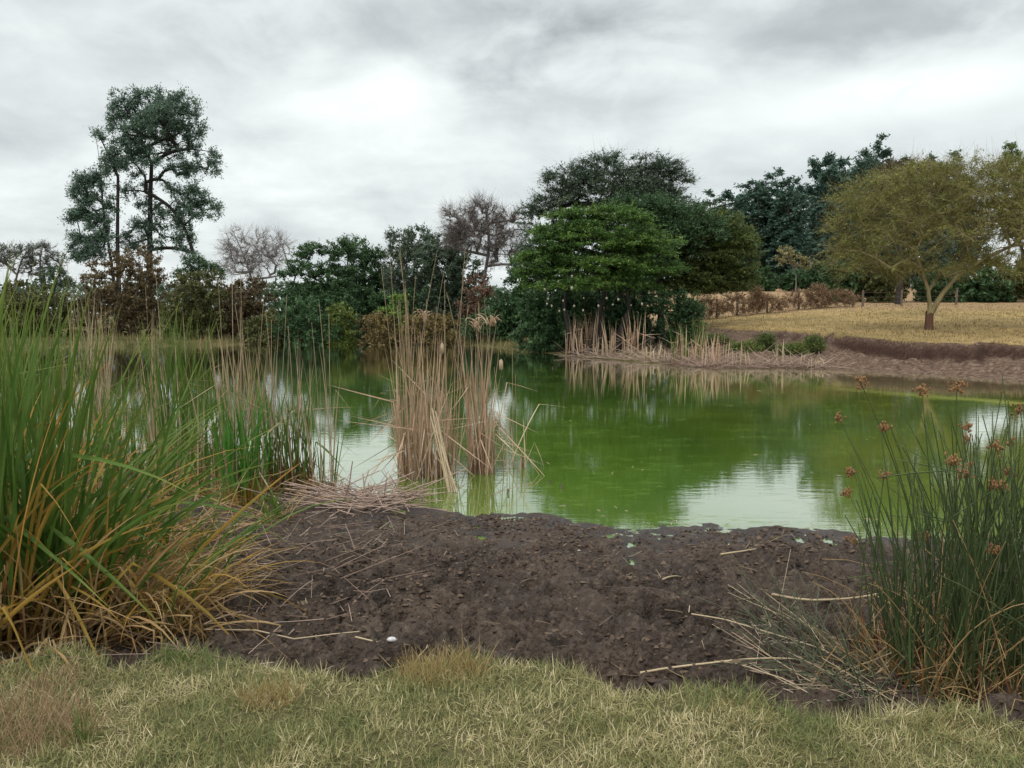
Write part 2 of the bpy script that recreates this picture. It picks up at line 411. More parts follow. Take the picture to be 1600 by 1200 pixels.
def mat_pasture():
    b = NB('pasture'); n1 = b.noise(0.22, 5, 0.6); n2 = b.noise(2.6, 6, 0.7, sc=(1, 0.5, 1)); n3 = b.noise(0.05, 3, 0.5)
    gold = b.ramp(n2, [(0.3, (0.17, 0.115, 0.045)), (0.5, (0.29, 0.205, 0.085)), (0.72, (0.41, 0.30, 0.14))])
    green = b.ramp(n2, [(0.3, (0.06, 0.055, 0.022)), (0.7, (0.14, 0.115, 0.05))])
    red = b.ramp(n2, [(0.3, (0.22, 0.13, 0.075)), (0.7, (0.38, 0.26, 0.16))])
    g = b.n('ShaderNodeNewGeometry'); s = b.n('ShaderNodeSeparateXYZ'); b.l(g.outputs['Position'], s.inputs[0])
    mr = b.n('ShaderNodeMapRange'); b.l(s.outputs['X'], mr.inputs[0]); mr.inputs['From Min'].default_value = 7; mr.inputs['From Max'].default_value = 12
    my = b.n('ShaderNodeMapRange'); b.l(s.outputs['Y'], my.inputs[0]); my.inputs['From Min'].default_value = 52; my.inputs['From Max'].default_value = 58
    c = b.mix(b.math('MULTIPLY', b.ramp(n1, [(0.45, (0, 0, 0)), (0.62, (1, 1, 1))]), 0.6), gold, (0.15, 0.115, 0.05))
    c = b.mix(b.math('MULTIPLY', my.outputs[0], 0.8), c, red)
    c = b.mix(mr.outputs[0], green, c)
    nm1 = b.noise(5.5, 7, .75); mudc = b.ramp(nm1, [(0.36, (0.045, 0.028, 0.021)), (0.5, (0.115, 0.075, 0.055)), (0.66, (0.21, 0.15, 0.11))])
    mf = b.math('ADD', b.attr('mudmask'), b.math('MULTIPLY', b.math('SUBTRACT', n2, 0.5), 0.9))
    mf = b.ramp(mf, [(0.42, (0, 0, 0)), (0.58, (1, 1, 1))])
    c = b.mix(mf, c, mudc)
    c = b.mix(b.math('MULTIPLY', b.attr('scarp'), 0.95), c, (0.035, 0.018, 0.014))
    return b.end(b.pbsdf(c, 0.95, 0.1, b.bump(n2, 1.0, 0.12)))
M_pasture = mat_pasture()
ground()

# ------------------------------------------------------------------ water
def mat_water():
    b = NB('pond_water')
    g = b.n('ShaderNodeNewGeometry').outputs['Position']
    n1 = b.noise(0.16, 4, 0.55, g, 0.6); n2 = b.noise(0.9, 4, 0.6, g, 0.3, sc=(0.5, 1.6, 1)); n3 = b.noise(5, 5, 0.7, g, 0.0, sc=(0.6, 1.8, 1))
    c = b.ramp(n1, [(0.3, (0.040, 0.080, 0.012)), (0.5, (0.068, 0.130, 0.016)), (0.72, (0.120, 0.195, 0.026))])
    c = b.mix(b.math('MULTIPLY', b.ramp(n2, [(0.5, (0, 0, 0)), (0.75, (1, 1, 1))]), 0.4), c, (0.10, 0.17, 0.03))
    film = b.math('MULTIPLY', b.ramp(n3, [(0.50, (0, 0, 0)), (0.66, (1, 1, 1))]), b.ramp(n2, [(0.42, (0, 0, 0)), (0.58, (1, 1, 1))]))
    c = b.mix(b.math('MULTIPLY', film, 0.35), c, (0.16, 0.24, 0.06))
    s = b.n('ShaderNodeSeparateXYZ'); b.l(g, s.inputs[0])
    yr = b.n('ShaderNodeMapRange'); b.l(b.math('ADD', s.outputs['X'], b.math('MULTIPLY', n1, 3.0)), yr.inputs[0]); yr.inputs['From Min'].default_value = 4; yr.inputs['From Max'].default_value = 11
    c = b.mix(b.math('MULTIPLY', yr.outputs[0], 0.65), c, (0.155, 0.185, 0.028))
    # brown reflection of the far left bank, painted into the water colour
    mr = b.n('ShaderNodeMapRange'); b.l(b.math('SUBTRACT', s.outputs['Y'], b.math('MULTIPLY', s.outputs['X'], 0.9)), mr.inputs[0])
    mr.inputs['From Min'].default_value = 22; mr.inputs['From Max'].default_value = 48
    c = b.mix(b.math('MULTIPLY', mr.outputs[0], 0.7), c, (0.045, 0.050, 0.012))
    # pale scum line off the right bank
    a1 = P(1180, 598)[:2]; a2 = P(1640, 634)[:2]; dd = a2 - a1; L0 = np.linalg.norm(dd); nx, ny = -dd[1] / L0, dd[0] / L0
    dist = b.math('ADD', b.math('ADD', b.math('MULTIPLY', b.math('SUBTRACT', s.outputs['X'], float(a1[0])), float(nx)), b.math('MULTIPLY', b.math('SUBTRACT', s.outputs['Y'], float(a1[1])), float(ny))),
                  b.math('MULTIPLY', b.math('SUBTRACT', n2, 0.5), 1.4))
    e = b.math('EXPONENT', b.math('MULTIPLY', b.math('MULTIPLY', dist, dist), -3.0))
    xr = b.n('ShaderNodeMapRange'); b.l(s.outputs['X'], xr.inputs[0]); xr.inputs['From Min'].default_value = 8; xr.inputs['From Max'].default_value = 14
    e = b.math('MULTIPLY', e, xr.outputs[0])
    inner = b.n('ShaderNodeMapRange'); b.l(dist, inner.inputs[0]); inner.inputs['From Min'].default_value = -0.3; inner.inputs['From Max'].default_value = 0.6
    c = b.mix(b.math('MULTIPLY', b.math('MULTIPLY', inner.outputs[0], xr.outputs[0]), 0.55), c, (0.13, 0.12, 0.04))
    c = b.mix(b.math('MULTIPLY', e, 0.8), c, (0.33, 0.33, 0.10))
    nb = b.noise(3.5, 3, 0.5, g, 0, sc=(0.6, 2.2, 1)); nb2 = b.noise(16, 2, 0.5, g, 0, sc=(0.6, 2.0, 1))
    nrm = b.bump(b.math('ADD', nb, b.math('MULTIPLY', nb2, 0.18)), 0.02, 0.06)
    dif = b.n('ShaderNodeBsdfDiffuse'); b.l(c, dif.inputs[0])
    gl = b.n('ShaderNodeBsdfGlossy'); gl.inputs['Roughness'].default_value = 0.02; b.l(nrm, gl.inputs['Normal'])
    gl.inputs['Color'].default_value = (1, 1, 1, 1)
    fr = b.n('ShaderNodeFresnel'); fr.inputs['IOR'].default_value = 1.9
    fac = b.math('MULTIPLY', b.math('ADD', b.math('MULTIPLY', fr.outputs[0], 1.3), 0.06), b.math('SUBTRACT', 1.0, b.math('MULTIPLY', b.math('ADD', film, b.math('MULTIPLY', e, 1.3)), 0.45)), clamp=True)
    m = b.n('ShaderNodeMixShader'); b.l(fac, m.inputs[0]); b.l(dif.outputs[0], m.inputs[1]); b.l(gl.outputs[0], m.inputs[2])
    return b.end(m.outputs[0])

def water():
    xs = np.linspace(-75, 60, 60); ys = np.linspace(5.2, 62, 40); X, Y = np.meshgrid(xs, ys)
    V = np.stack([X, Y, X * 0], -1).reshape(-1, 3); n = len(xs)
    i = (np.arange(len(ys) - 1)[:, None] * n + np.arange(n - 1)[None, :]).ravel()
    o = mk('pond_water', V, np.stack([i, i + 1, i + n + 1, i + n], -1), mat_water(), smooth=True); o['kind'] = 'structure'
water()

# ------------------------------------------------------------------ trees
def frusta(A, B, ra, rb, ns):
    """open tubes between point pairs, all with ns sides"""
    D = B - A; L = np.linalg.norm(D, axis=1, keepdims=True) + 1e-9; D = D / L
    up = np.where(np.abs(D[:, 2:3]) > 0.9, np.array([[1., 0, 0]]), np.array([[0, 0, 1.]]))
    U = np.cross(D, up); U /= np.linalg.norm(U, axis=1, keepdims=True) + 1e-9; W = np.cross(D, U)
    an = np.arange(ns) * 2 * pi / ns
    ring = U[:, None, :] * np.cos(an)[None, :, None] + W[:, None, :] * np.sin(an)[None, :, None]
    V = np.concatenate([A[:, None] + ring * ra[:, None, None], B[:, None] + ring * rb[:, None, None]], 1)
    k = np.arange(ns); f = np.stack([k, (k + 1) % ns, (k + 1) % ns + ns, k + ns], -1)
    Fq = (f[None] + (np.arange(len(A)) * 2 * ns)[:, None, None]).reshape(-1, 4)
    return V.reshape(-1, 3), Fq

def needles(A, B, w, rng):
    D = B - A; S = np.cross(D, rng.normal(size=D.shape)); S /= np.linalg.norm(S, axis=1, keepdims=True) + 1e-9
    V = np.stack([A - S * w[:, None], A + S * w[:, None], B + S * w[:, None] * .3, B - S * w[:, None] * .3], 1).reshape(-1, 3)
    return V, np.arange(len(V)).reshape(-1, 4)

def skeleton(rng, trunk, C, step, up=0.12, main=7, r_tip=0.012, trunk_r=0.3, wig=0.05, lowpen=0.5):
    n = [np.array(p, float) for p in trunk]; par = [-1] + list(range(len(trunk) - 1)); nT = len(trunk)
    cap = len(trunk) + 400 + int(len(C) * 14); NP = np.full((cap, 3), 1e6); NP[:nT] = np.array(n); cnt_n = nT
    top = n[-1]
    idx = []; dist = np.linalg.norm(C - top, axis=1); cur = int(np.argmax(dist)); dm = np.full(len(C), 1e9)
    for _ in range(min(main, len(C))):
        idx.append(cur); dm = np.minimum(dm, np.linalg.norm(C - C[cur], axis=1)); cur = int(np.argmax(dm))
    rest = [i for i in np.argsort(dist) if i not in set(idx)]
    tips = []; s0 = max(nT - 2, 0)
    for i in idx + rest:
        c = C[i]; Q = NP[s0:cnt_n]; dv = c - Q; d = np.linalg.norm(dv, axis=1)
        j = int(np.argmin(d + lowpen * np.maximum(0, Q[:, 2] - c[2]))) + s0
        a = NP[j].copy(); L = np.linalg.norm(c - a); m = max(1, min(12, int(math.ceil(L / step)))); last = j
        off = rng.normal(size=3) * wig * L
        for k in range(1, m + 1):
            t = k / m; p = a + (c - a) * t + (np.array([0, 0, up * L]) + off) * math.sin(pi * t) * (1 if m > 1 else 0)
            if cnt_n >= cap: break
            NP[cnt_n] = p; par.append(last); last = cnt_n; cnt_n += 1
        tips.append(last)
    P_ = NP[:cnt_n]; par = np.array(par); c = np.zeros(cnt_n)
    for t in tips: c[t] += 1
    for i in range(cnt_n - 1, 0, -1): c[par[i]] += c[i]
    c = np.maximum(c, 1); ex = 0.43; r = r_tip * c ** ex; r = np.minimum(r, trunk_r * .5)
    r[:nT] = np.maximum(r[:nT], np.linspace(1, .5, nT) * trunk_r); r[0] *= 1.25
    return P_, par, r, np.array(tips)

def sample_lobes(rng, lobes, n, shell=0.55, lo=-0.7):
    """lobes in local metres (cx,cy,cz,rx,ry,rz)"""
    Ls = np.array(lobes); vol = (Ls[:, 3] * Ls[:, 4] * Ls[:, 5]) ** 0.75; k = rng.choice(len(Ls), n, p=vol / vol.sum())
    d = rng.normal(size=(n, 3)); d /= np.linalg.norm(d, axis=1, keepdims=True); d[:, 2] = np.where(d[:, 2] < lo, -d[:, 2], d[:, 2])
    rr = shell + (1 - shell) * rng.random(n) ** 0.7
    rr = np.where(rng.random(n) < 0.2, rr * 0.6, rr)
    return Ls[k, :3] + d * rr[:, None] * Ls[k, 3:], d, k

def leaves(rng, C, D, ntw, L, nl, ll, lw, flat, spread, jit, ctint, droop=0.0):
    """twigs from every cluster centre with leaves along them; returns leaf triangles, tints and the twig ends"""
    n = len(C); d = D[:, None, :] + rng.normal(size=(n, ntw, 3)) * spread; d[..., 2] *= flat
    d /= np.linalg.norm(d, axis=2, keepdims=True) + 1e-9
    d[..., 2] -= droop
    Lt = L * rng.uniform(0.5, 1.2, (n, ntw, 1)); A = np.repeat(C[:, None], ntw, 1) - d * Lt * 0.2; B = A + d * Lt
    t = rng.uniform(0.05, 1.0, (n, ntw, nl, 1)); p = A[:, :, None] * (1 - t) + B[:, :, None] * t + rng.normal(size=(n, ntw, nl, 3)) * jit
    q = d[:, :, None] + rng.normal(size=p.shape) * 0.7; q /= np.linalg.norm(q, axis=3, keepdims=True)
    s = np.cross(q, rng.normal(size=p.shape) + np.array([0, 0, 1.2])); s /= np.linalg.norm(s, axis=3, keepdims=True) + 1e-9
    sz = rng.uniform(0.6, 1.3, (n, ntw, nl, 1))
    V = np.stack([p - q * ll * .4 * sz - s * lw * .5 * sz, p - q * ll * .4 * sz + s * lw * .5 * sz, p + q * ll * .6 * sz], 3).reshape(-1, 3)
    ti = np.clip(ctint[:, None, None] * 0.6 + 0.4 * rng.random((n, ntw, nl)), 0, 1)
    return V, np.repeat(ti.reshape(-1), 3), A.reshape(-1, 3), B.reshape(-1, 3)

DENS = 1.45
def tree(name, label, cat, D, bx, lobes, mat, bark, seed, nclus=120, ntw=5, tw=0.6, nl=7, ll=0.16, lw=0.08, flat=1.0, spread=0.9, jit=0.08,
         trunk_r=0.25, fork=0.3, stems=None, group=None, depth=0.8, r_tip=0.02, twig_w=0.008, main=7, up=0.12, lo=-0.7, step=0.8, bare=0,
         shell=0.55, skirt=0, grow=1.12, droop=0.0, lowpen=0.5, base_z=None):
    """crown lobes are (column, row, half width, half height[, depth offset]) in photograph pixels at distance D"""
    rng = np.random.default_rng(seed); x = (bx - 800) / F * D; z = H(x, D) - 0.08 if base_z is None else base_z
    base = np.array([x, D, z]); s = D / F
    LB = []
    for lb in lobes:
        p = PD(lb[0], lb[1], D) - base; dy = lb[4] if len(lb) > 4 else 0
        q = (lb[2] * s * grow, max(lb[2] * s * depth, .3), lb[3] * s * grow)
        LB.append((p[0], p[1] + dy, p[2], *q))
        if skirt and p[2] - q[2] > .1: LB.append((p[0] * .95, p[1] + dy, max(q[2] * .45, p[2] * .35), q[0] * .95, q[1], max(q[2], p[2] * .45)))
    C, Dr, k = sample_lobes(rng, LB, int(nclus * DENS), shell, lo)
    C[:, 2] = np.maximum(C[:, 2], 0.25)
    ztop = max(l[2] + l[5] for l in LB); zf = ztop * fork
    root = thing(name, label, cat, base, group)
    stems = stems or [[(0, 0, 0), (0.02 * zf, 0, zf * .5), (0.0, 0.02 * zf, zf)]]
    BV = []; BF = []; off = 0; TV = []; TF = []; toff = 0
    groups = np.zeros(len(C), int)
    if len(stems) > 1:
        tops = np.array([st[-1] for st in stems]); groups = np.argmin(((C[:, None, :2] - tops[None, :, :2]) ** 2).sum(2) + 0.15 * (C[:, None, 2] - tops[None, :, 2]) ** 2, 1)
    for gi, st in enumerate(stems):
        cc = C[groups == gi]
        if len(cc) < 3: continue
        Pn, par, r, tips = skeleton(rng, st, cc, step, up, main, r_tip, trunk_r * (1 if gi == 0 else .72), lowpen=lowpen)
        i = np.arange(1, len(Pn)); A = Pn[par[i]]; B = Pn[i]; ra = np.minimum(r[par[i]], r[i] * 1.25 + 0.004); rb = r[i]
        i_tr = i < len(st); ra[i_tr] = r[par[i][i_tr]]
        thick = rb > trunk_r * 0.22
        for msk, ns in ((thick, 7), (~thick, 3)):
            if msk.sum() == 0: continue
            V, Fq = frusta(A[msk], B[msk], ra[msk], rb[msk], ns)
            if ns == 7: TV.append(V); TF.append(Fq + toff); toff += len(V)
            else: BV.append(V); BF.append(Fq + off); off += len(V)
    ct = np.clip(0.5 + 0.5 * (rng.random(len(C)) - .5) + 0.25 * (fbm(C[:, 0] * .5 + 50, C[:, 2] * .5 + C[:, 1] * .3 + 50, seed) - .5) * 2, 0, 1)
    V, ti, A, B = leaves(rng, C, Dr, ntw, tw, max(nl, 1), ll, lw, flat, spread, jit, ct, droop)
    Vn, Fn = needles(A, B, np.full(len(A), twig_w), rng); BV.append(Vn); BF.append(Fn + off); off += len(Vn)
    if bare:
        for _ in range(bare):
            t = rng.uniform(.2, .9, (len(A), 1)); A2 = A + (B - A) * t; d2 = (B - A) * .55 + rng.normal(size=A.shape) * tw * .28
            Vn, Fn = needles(A2, A2 + d2, np.full(len(A), twig_w * .6), rng); BV.append(Vn); BF.append(Fn + off); off += len(Vn)
    if TV: mk('trunk', np.concatenate(TV), np.concatenate(TF), bark, root, smooth=True)
    mk('branches', np.concatenate(BV), np.concatenate(BF), bark, root)
    if nl > 0: mk('crown', V, np.arange(len(V)).reshape(-1, 3), mat, root, {'tint': ti})
    return root

M_euc = leaf_mat('eucalyptus_leaves', [(0.1, (0.061, 0.107, 0.081)), (0.6, (0.130, 0.206, 0.146)), (1, (0.223, 0.299, 0.206))])  # bluish leaf green, paled so the colour carries some distance haze
M_pop = leaf_mat('blue_green_leaves', [(0.1, (0.042, 0.086, 0.068)), (0.6, (0.089, 0.161, 0.119)), (1, (0.164, 0.238, 0.171))])
M_ac = leaf_mat('acacia_leaves', [(0.1, (0.034, 0.078, 0.021)), (0.5, (0.081, 0.161, 0.032)), (1, (0.213, 0.305, 0.052))])
M_acd = leaf_mat('dark_acacia_leaves', [(0.1, (0.032, 0.068, 0.028)), (0.6, (0.065, 0.129, 0.052)), (1, (0.116, 0.197, 0.072))])
M_acg = leaf_mat('grey_acacia_leaves', [(0.1, (0.055, 0.087, 0.057)), (0.6, (0.095, 0.139, 0.087)), (1, (0.159, 0.206, 0.118))])
M_fev = leaf_mat('fever_tree_leaves', [(0.1, (0.119, 0.144, 0.033)), (0.6, (0.217, 0.238, 0.053)), (1, (0.379, 0.360, 0.108))], 0.3)
M_olv = leaf_mat('olive_leaves', [(0.1, (0.060, 0.072, 0.024)), (0.6, (0.114, 0.120, 0.042)), (1, (0.180, 0.156, 0.060))])
M_brn = leaf_mat('brown_leaves', [(0.1, (0.078, 0.056, 0.031)), (0.6, (0.143, 0.106, 0.053)), (1, (0.221, 0.163, 0.075))])
M_red = leaf_mat('reddish_leaves', [(0.1, (0.104, 0.057, 0.042)), (0.6, (0.190, 0.109, 0.072)), (1, (0.285, 0.196, 0.120))])
M_lime = leaf_mat('lime_leaves', [(0.1, (0.07, 0.13, 0.02)), (0.6, (0.14, 0.24, 0.04)), (1, (0.24, 0.36, 0.07))])
M_yel = leaf_mat('pale_yellow_leaves', [(0.1, (0.13, 0.13, 0.06)), (0.6, (0.30, 0.27, 0.12)), (1, (0.45, 0.38, 0.20))])
B_dark = bark_mat('dark_bark', (0.021, 0.018, 0.018), (0.048, 0.041, 0.037))
B_grey = bark_mat('grey_bark', (0.11, 0.095, 0.09), (0.21, 0.18, 0.17))
B_brn = bark_mat('brown_bark', (0.085, 0.062, 0.052), (0.16, 0.12, 0.10))
B_pale = bark_mat('pale_grey_bark', (0.20, 0.18, 0.175), (0.34, 0.31, 0.30))
B_fev = bark_mat('yellow_bark', (0.15, 0.12, 0.06), (0.30, 0.25, 0.13))
B_rust = bark_mat('rust_brown_bark', (0.070, 0.036, 0.024), (0.14, 0.075, 0.05))

def trees():
    # tall eucalyptus pair on the far left
    D = 92; s = D / F
    kw = dict(nclus=460, ntw=6, tw=1.25, nl=15, ll=0.23, lw=0.13, grow=1.5, spread=1.1, jit=0.16, twig_w=0.012, r_tip=0.035, step=1.0, shell=0.35, depth=0.9, lowpen=0.9)
    L1 = [(200, 300, 12, 10), (285, 300, 16, 9), (240, 365, 16, 12), (205, 385, 18, 12), (285, 382, 14, 12), (250, 205, 26, 14, 2), (268, 190, 22, 12, -3), (212, 176, 20, 12), (212, 230, 18, 12), (256, 236, 20, 11, 2), (202, 252, 14, 9), (243, 258, 14, 10, -2), (245, 330, 12, 10), (195, 165, 20, 13), (235, 156, 26, 11), (272, 166, 25, 14), (300, 188, 20, 15), (316, 214, 11, 10), (190, 190, 17, 13), (235, 186, 30, 15, 2), (188, 214, 18, 10), (232, 214, 26, 13, -2),
          (285, 214, 24, 12), (222, 240, 17, 11), (300, 240, 17, 10), (322, 250, 13, 10), (335, 264, 9, 9), (300, 262, 18, 8), (274, 268, 16, 8), (225, 278, 14, 9), (258, 290, 12, 9),
          (300, 304, 17, 10), (318, 320, 17, 9), (340, 328, 13, 6), (292, 330, 28, 13), (268, 350, 24, 12), (296, 366, 12, 16), (300, 388, 6, 8), (222, 330, 14, 10), (214, 356, 15, 12), (262, 384, 18, 9), (232, 300, 10, 8)]
    tree('eucalyptus_tree', 'tallest tree on the far left, dark trunk and clumpy grey-green crown', 'tree', D, 240, L1, M_euc, B_dark, 3, trunk_r=0.4, main=14,
         stems=[[(0, 0, 0), (-.2, 0, 5), (0.1, 0, 10), (0.4, 0, 15.5), (0.7, 0, 19)]], **kw)
    kw2 = dict(kw); kw2['nclus'] = 190
    L2 = [(180, 262, 14, 10), (166, 256, 9, 9), (152, 286, 14, 12), (128, 288, 11, 9), (122, 302, 10, 9), (140, 316, 13, 10), (116, 342, 9, 7), (134, 338, 14, 8), (155, 348, 14, 8), (176, 322, 9, 10), (126, 376, 12, 9), (160, 372, 12, 8),
          (112, 398, 8, 6), (145, 395, 16, 8), (178, 238, 8, 5), (152, 206, 7, 3), (163, 218, 6, 3)]
    tree('eucalyptus_tree', 'slimmer eucalyptus with two thin dark stems just left of the tallest tree', 'tree', D - 3, 190, L2, M_euc, B_dark, 4, trunk_r=0.30, main=6,
         stems=[[(0, 0, 0), (0, 0, 5), (.1, 0, 10), (.5, 0, 17)], [(-0.2, 0, 0), (-.6, 0, 6), (-1.0, 0, 10), (-1.4, 0, 14)]], **kw2)
    # sparse trees at the left edge
    kb = dict(ntw=6, tw=0.7, nl=2, ll=0.20, lw=0.10, spread=0.8, jit=0.08, twig_w=0.015, bare=2, r_tip=0.02, depth=.8)
    tree('sparse_tree', 'thin half-bare tree at the left edge of the treeline', 'tree', 88, 22, [(20, 408, 26, 22), (2, 400, 20, 16), (40, 396, 16, 14)], M_acg, B_grey, 5, nclus=110, trunk_r=.22, **kb)
    tree('sparse_tree', 'thin half-bare tree between the left edge and the tall eucalyptus', 'tree', 90, 72, [(66, 400, 24, 18), (85, 412, 16, 16), (52, 420, 14, 14)], M_acg, B_grey, 6, nclus=110, trunk_r=.22, **kb)
    tree('small_tree', 'small dark rounded tree low in front of the half-bare trees on the left', 'tree', 80, 85, [(86, 438, 22, 18)], M_acg, B_dark, 7, nclus=60, ntw=5, nl=10, trunk_r=.15)
    # bush masses on the far left bank
    kbush = dict(cat='bush', skirt=1, fork=0.12, trunk_r=0.12, nclus=190, ntw=6, tw=0.55, nl=9, ll=0.22, lw=0.11, flat=0.8, lo=-0.9, shell=0.4, r_tip=0.012, depth=.8, step=.6)
    tree('large_bush', 'large brown-green bush below the tall eucalyptus on the far bank', D=60, bx=205, lobes=[(190, 430, 55, 42), (225, 420, 35, 30), (160, 455, 40, 50), (225, 470, 42, 42)], mat=M_brn, bark=B_brn, seed=8, **{**kbush, 'nclus': 300})
    tree('large_bush', 'brown bush at the left end of the far bank behind the cattails', D=58, bx=75, lobes=[(70, 490, 60, 35), (30, 480, 45, 36), (110, 500, 40, 30)], mat=M_olv, bark=B_brn, seed=9, **{**kbush, 'nclus': 240})
    tree('large_bush', 'low olive bush right of the brown-green bush under the eucalyptus', D=57, bx=295, lobes=[(290, 470, 42, 34), (322, 455, 30, 28), (300, 500, 40, 25)], mat=M_olv, bark=B_brn, seed=10, **{**kbush, 'nclus': 240})
    tree('small_tree', 'small dark-green tree right of the tall eucalyptus, foliage in loose tiers', 'tree', 66, 308, [(305, 412, 22, 10), (325, 425, 26, 12), (290, 432, 24, 12)], M_acd, B_dark, 11, nclus=90, ntw=5, nl=8, flat=.4, trunk_r=.16)
    tree('large_bush', 'reddish-brown thicket between the grey bare tree and the dry cattails', D=59, bx=370, lobes=[(365, 480, 42, 34), (395, 465, 30, 30), (350, 505, 36, 24)], mat=M_brn, bark=B_brn, seed=12, **{**kbush, 'nclus': 230})
    # grey bare tree
    kbare = dict(ntw=7, tw=0.85, nl=0, spread=0.55, twig_w=0.012, bare=4, r_tip=0.02, depth=.8, main=9, up=-0.02, shell=.35)
    tree('bare_tree', 'pale grey leafless tree with a wide thorny fan left of the dark green trees', 'tree', 72, 402, [(375, 385, 26, 26), (400, 388, 30, 30), (440, 385, 18, 26), (420, 410, 36, 24), (360, 400, 20, 18), (380, 420, 40, 20)], None, B_pale, 13,
         nclus=210, trunk_r=.2, fork=.35, **kbare)
    # dark green pair, centre left
    ka = dict(ntw=7, tw=0.85, nl=12, ll=0.23, lw=0.10, skirt=1, flat=0.35, spread=0.9, jit=0.08, r_tip=0.015, depth=.9, lo=-0.5)
    tree('acacia_tree', 'dark green acacia with tiered branches right of the grey bare tree', 'tree', 62, 500, [(490, 410, 36, 24), (525, 400, 30, 22), (470, 440, 30, 26), (520, 440, 44, 28), (495, 470, 45, 26)], M_acd, B_dark, 14, nclus=260, trunk_r=.2, fork=.25, **ka)
    tree('acacia_tree', 'rounded darker green tree left of the gap in the middle of the treeline', 'tree', 66, 570, [(555, 392, 28, 18), (580, 410, 26, 24), (570, 445, 38, 36), (600, 460, 18, 30), (540, 400, 20, 16)], M_acd, B_dark, 15, nclus=250, trunk_r=.2, fork=.25, **{**ka, 'flat': .6})
    # grey-green trees, centre
    tree('acacia_tree', 'grey-green fine-twigged tree left of the dark round tree in the middle', 'tree', 64, 640, [(630, 385, 26, 22), (655, 378, 26, 18), (645, 420, 40, 34), (620, 440, 20, 40)], M_acg, B_grey, 16, nclus=240, trunk_r=.2, fork=.25, **{**ka, 'nl': 9, 'bare': 2, 'flat': .7})
    tree('acacia_tree', 'dark round-topped tree just left of the brown bare tree', 'tree', 62, 698, [(700, 390, 30, 26), (690, 425, 42, 40), (725, 440, 30, 40)], M_acg, B_dark, 17, nclus=280, trunk_r=.2, fork=.25, **{**ka, 'nl': 13, 'flat': .7})
    tree('bare_tree', 'brownish leafless tree with a broad vase of twigs left of the green domed acacia', 'tree', 58, 752, [(715, 345, 28, 18), (755, 338, 34, 20), (795, 350, 26, 20), (750, 375, 50, 26), (790, 395, 32, 30), (720, 370, 26, 20)], M_brn, B_grey, 18,
         nclus=300, trunk_r=.22, fork=.38, **{**kbare, 'nl': 1, 'll': .12, 'lw': .07})
    tree('reddish_bush', 'small bush with rusty red leaves under the brown leafless tree', D=56, bx=752, lobes=[(750, 450, 26, 22), (765, 475, 22, 22), (735, 490, 22, 24)], mat=M_red, bark=B_brn, seed=19, **{**kbush, 'nclus': 80, 'nl': 7})
    tree('large_bush', 'dark thicket at the waterline between the middle reeds and the domed acacia', D=54, bx=800, lobes=[(790, 490, 36, 34), (815, 450, 26, 50), (760, 510, 36, 22), (830, 500, 30, 36)], mat=M_acd, bark=B_dark, seed=20, **{**kbush, 'nclus': 260})
    # the group of domed acacias
    kd = dict(ntw=8, tw=0.95, nl=15, ll=0.15, lw=0.06, flat=0.18, spread=0.85, jit=0.05, r_tip=0.014, lo=-0.35, depth=.95, main=12)
    tree('domed_acacia', 'tallest dark acacia with a feathery domed top rising behind the bright green one', 'tree', 50, 960,
         [(900, 285, 42, 20), (960, 272, 60, 24), (1025, 272, 42, 18), (1045, 290, 28, 20), (870, 320, 40, 22), (950, 310, 90, 30), (840, 350, 24, 40), (1000, 320, 70, 24), (835, 400, 25, 40)], M_acg, B_dark, 21, nclus=430, trunk_r=.35, fork=.45, **{**kd, 'nl': 11, 'bare': 2, 'flat': .45, 'spread': .7})
    tree('domed_acacia', 'mid green rounded acacia crown behind and between the bright green and olive ones', 'tree', 46, 1030,
         [(1000, 335, 50, 24), (1045, 340, 55, 26), (1030, 380, 60, 40), (1090, 370, 40, 30), (1000, 420, 60, 40)], M_acd, B_dark, 22, nclus=380, trunk_r=.28, fork=.4, **{**kd, 'flat': .6})
    tree('domed_acacia', 'bright green spreading acacia with flat layered sprays over the dark shade at the water', 'tree', 40, 930,
         [(900, 345, 40, 18), (950, 350, 60, 24), (870, 375, 40, 22), (930, 385, 80, 30), (1000, 395, 55, 30), (850, 415, 36, 26), (920, 420, 80, 20), (1010, 425, 50, 18), (840, 440, 26, 24), (900, 447, 70, 14), (965, 448, 60, 14)], M_ac, B_dark, 23, nclus=600, trunk_r=.30, fork=.42,
         stems=[[(0, 0, 0), (.1, 0, 1.2), (.2, 0, 2.2)], [(-1.0, .4, 0), (-1.3, .4, 1.2), (-1.6, .5, 2.4)], [(1.0, -.3, 0), (1.3, -.3, 1.3), (1.7, -.3, 2.3)]], **kd)
    tree('domed_acacia', 'olive green acacia at the right end of the domed group beside the dry field', 'tree', 47, 1058,
         [(1110, 355, 42, 22), (1140, 375, 36, 24), (1100, 395, 50, 32), (1155, 400, 26, 28), (1110, 430, 50, 22), (1060, 430, 40, 24), (1150, 430, 26, 12), (1065, 452, 40, 16), (1120, 452, 46, 13), (1165, 440, 18, 14)], M_acb, B_dark, 24, nclus=450, trunk_r=.24, fork=.35, **{**kd, 'flat': .4})
    # dark shade thicket under the domes
    tree('large_bush', 'dark shaded thicket under the left side of the domed acacias', D=44, bx=870, lobes=[(860, 465, 44, 45), (835, 500, 38, 34), (900, 480, 48, 40), (885, 450, 40, 30)], mat=M_acd, bark=B_dark, seed=25, **{**kbush, 'nclus': 330})
    tree('large_bush', 'dark shaded thicket under the right side of the domed acacias', D=45, bx=980, lobes=[(960, 465, 50, 38), (1005, 470, 34, 34), (940, 495, 50, 30), (970, 445, 50, 25)], mat=M_acd, bark=B_dark, seed=26, **{**kbush, 'nclus': 330})
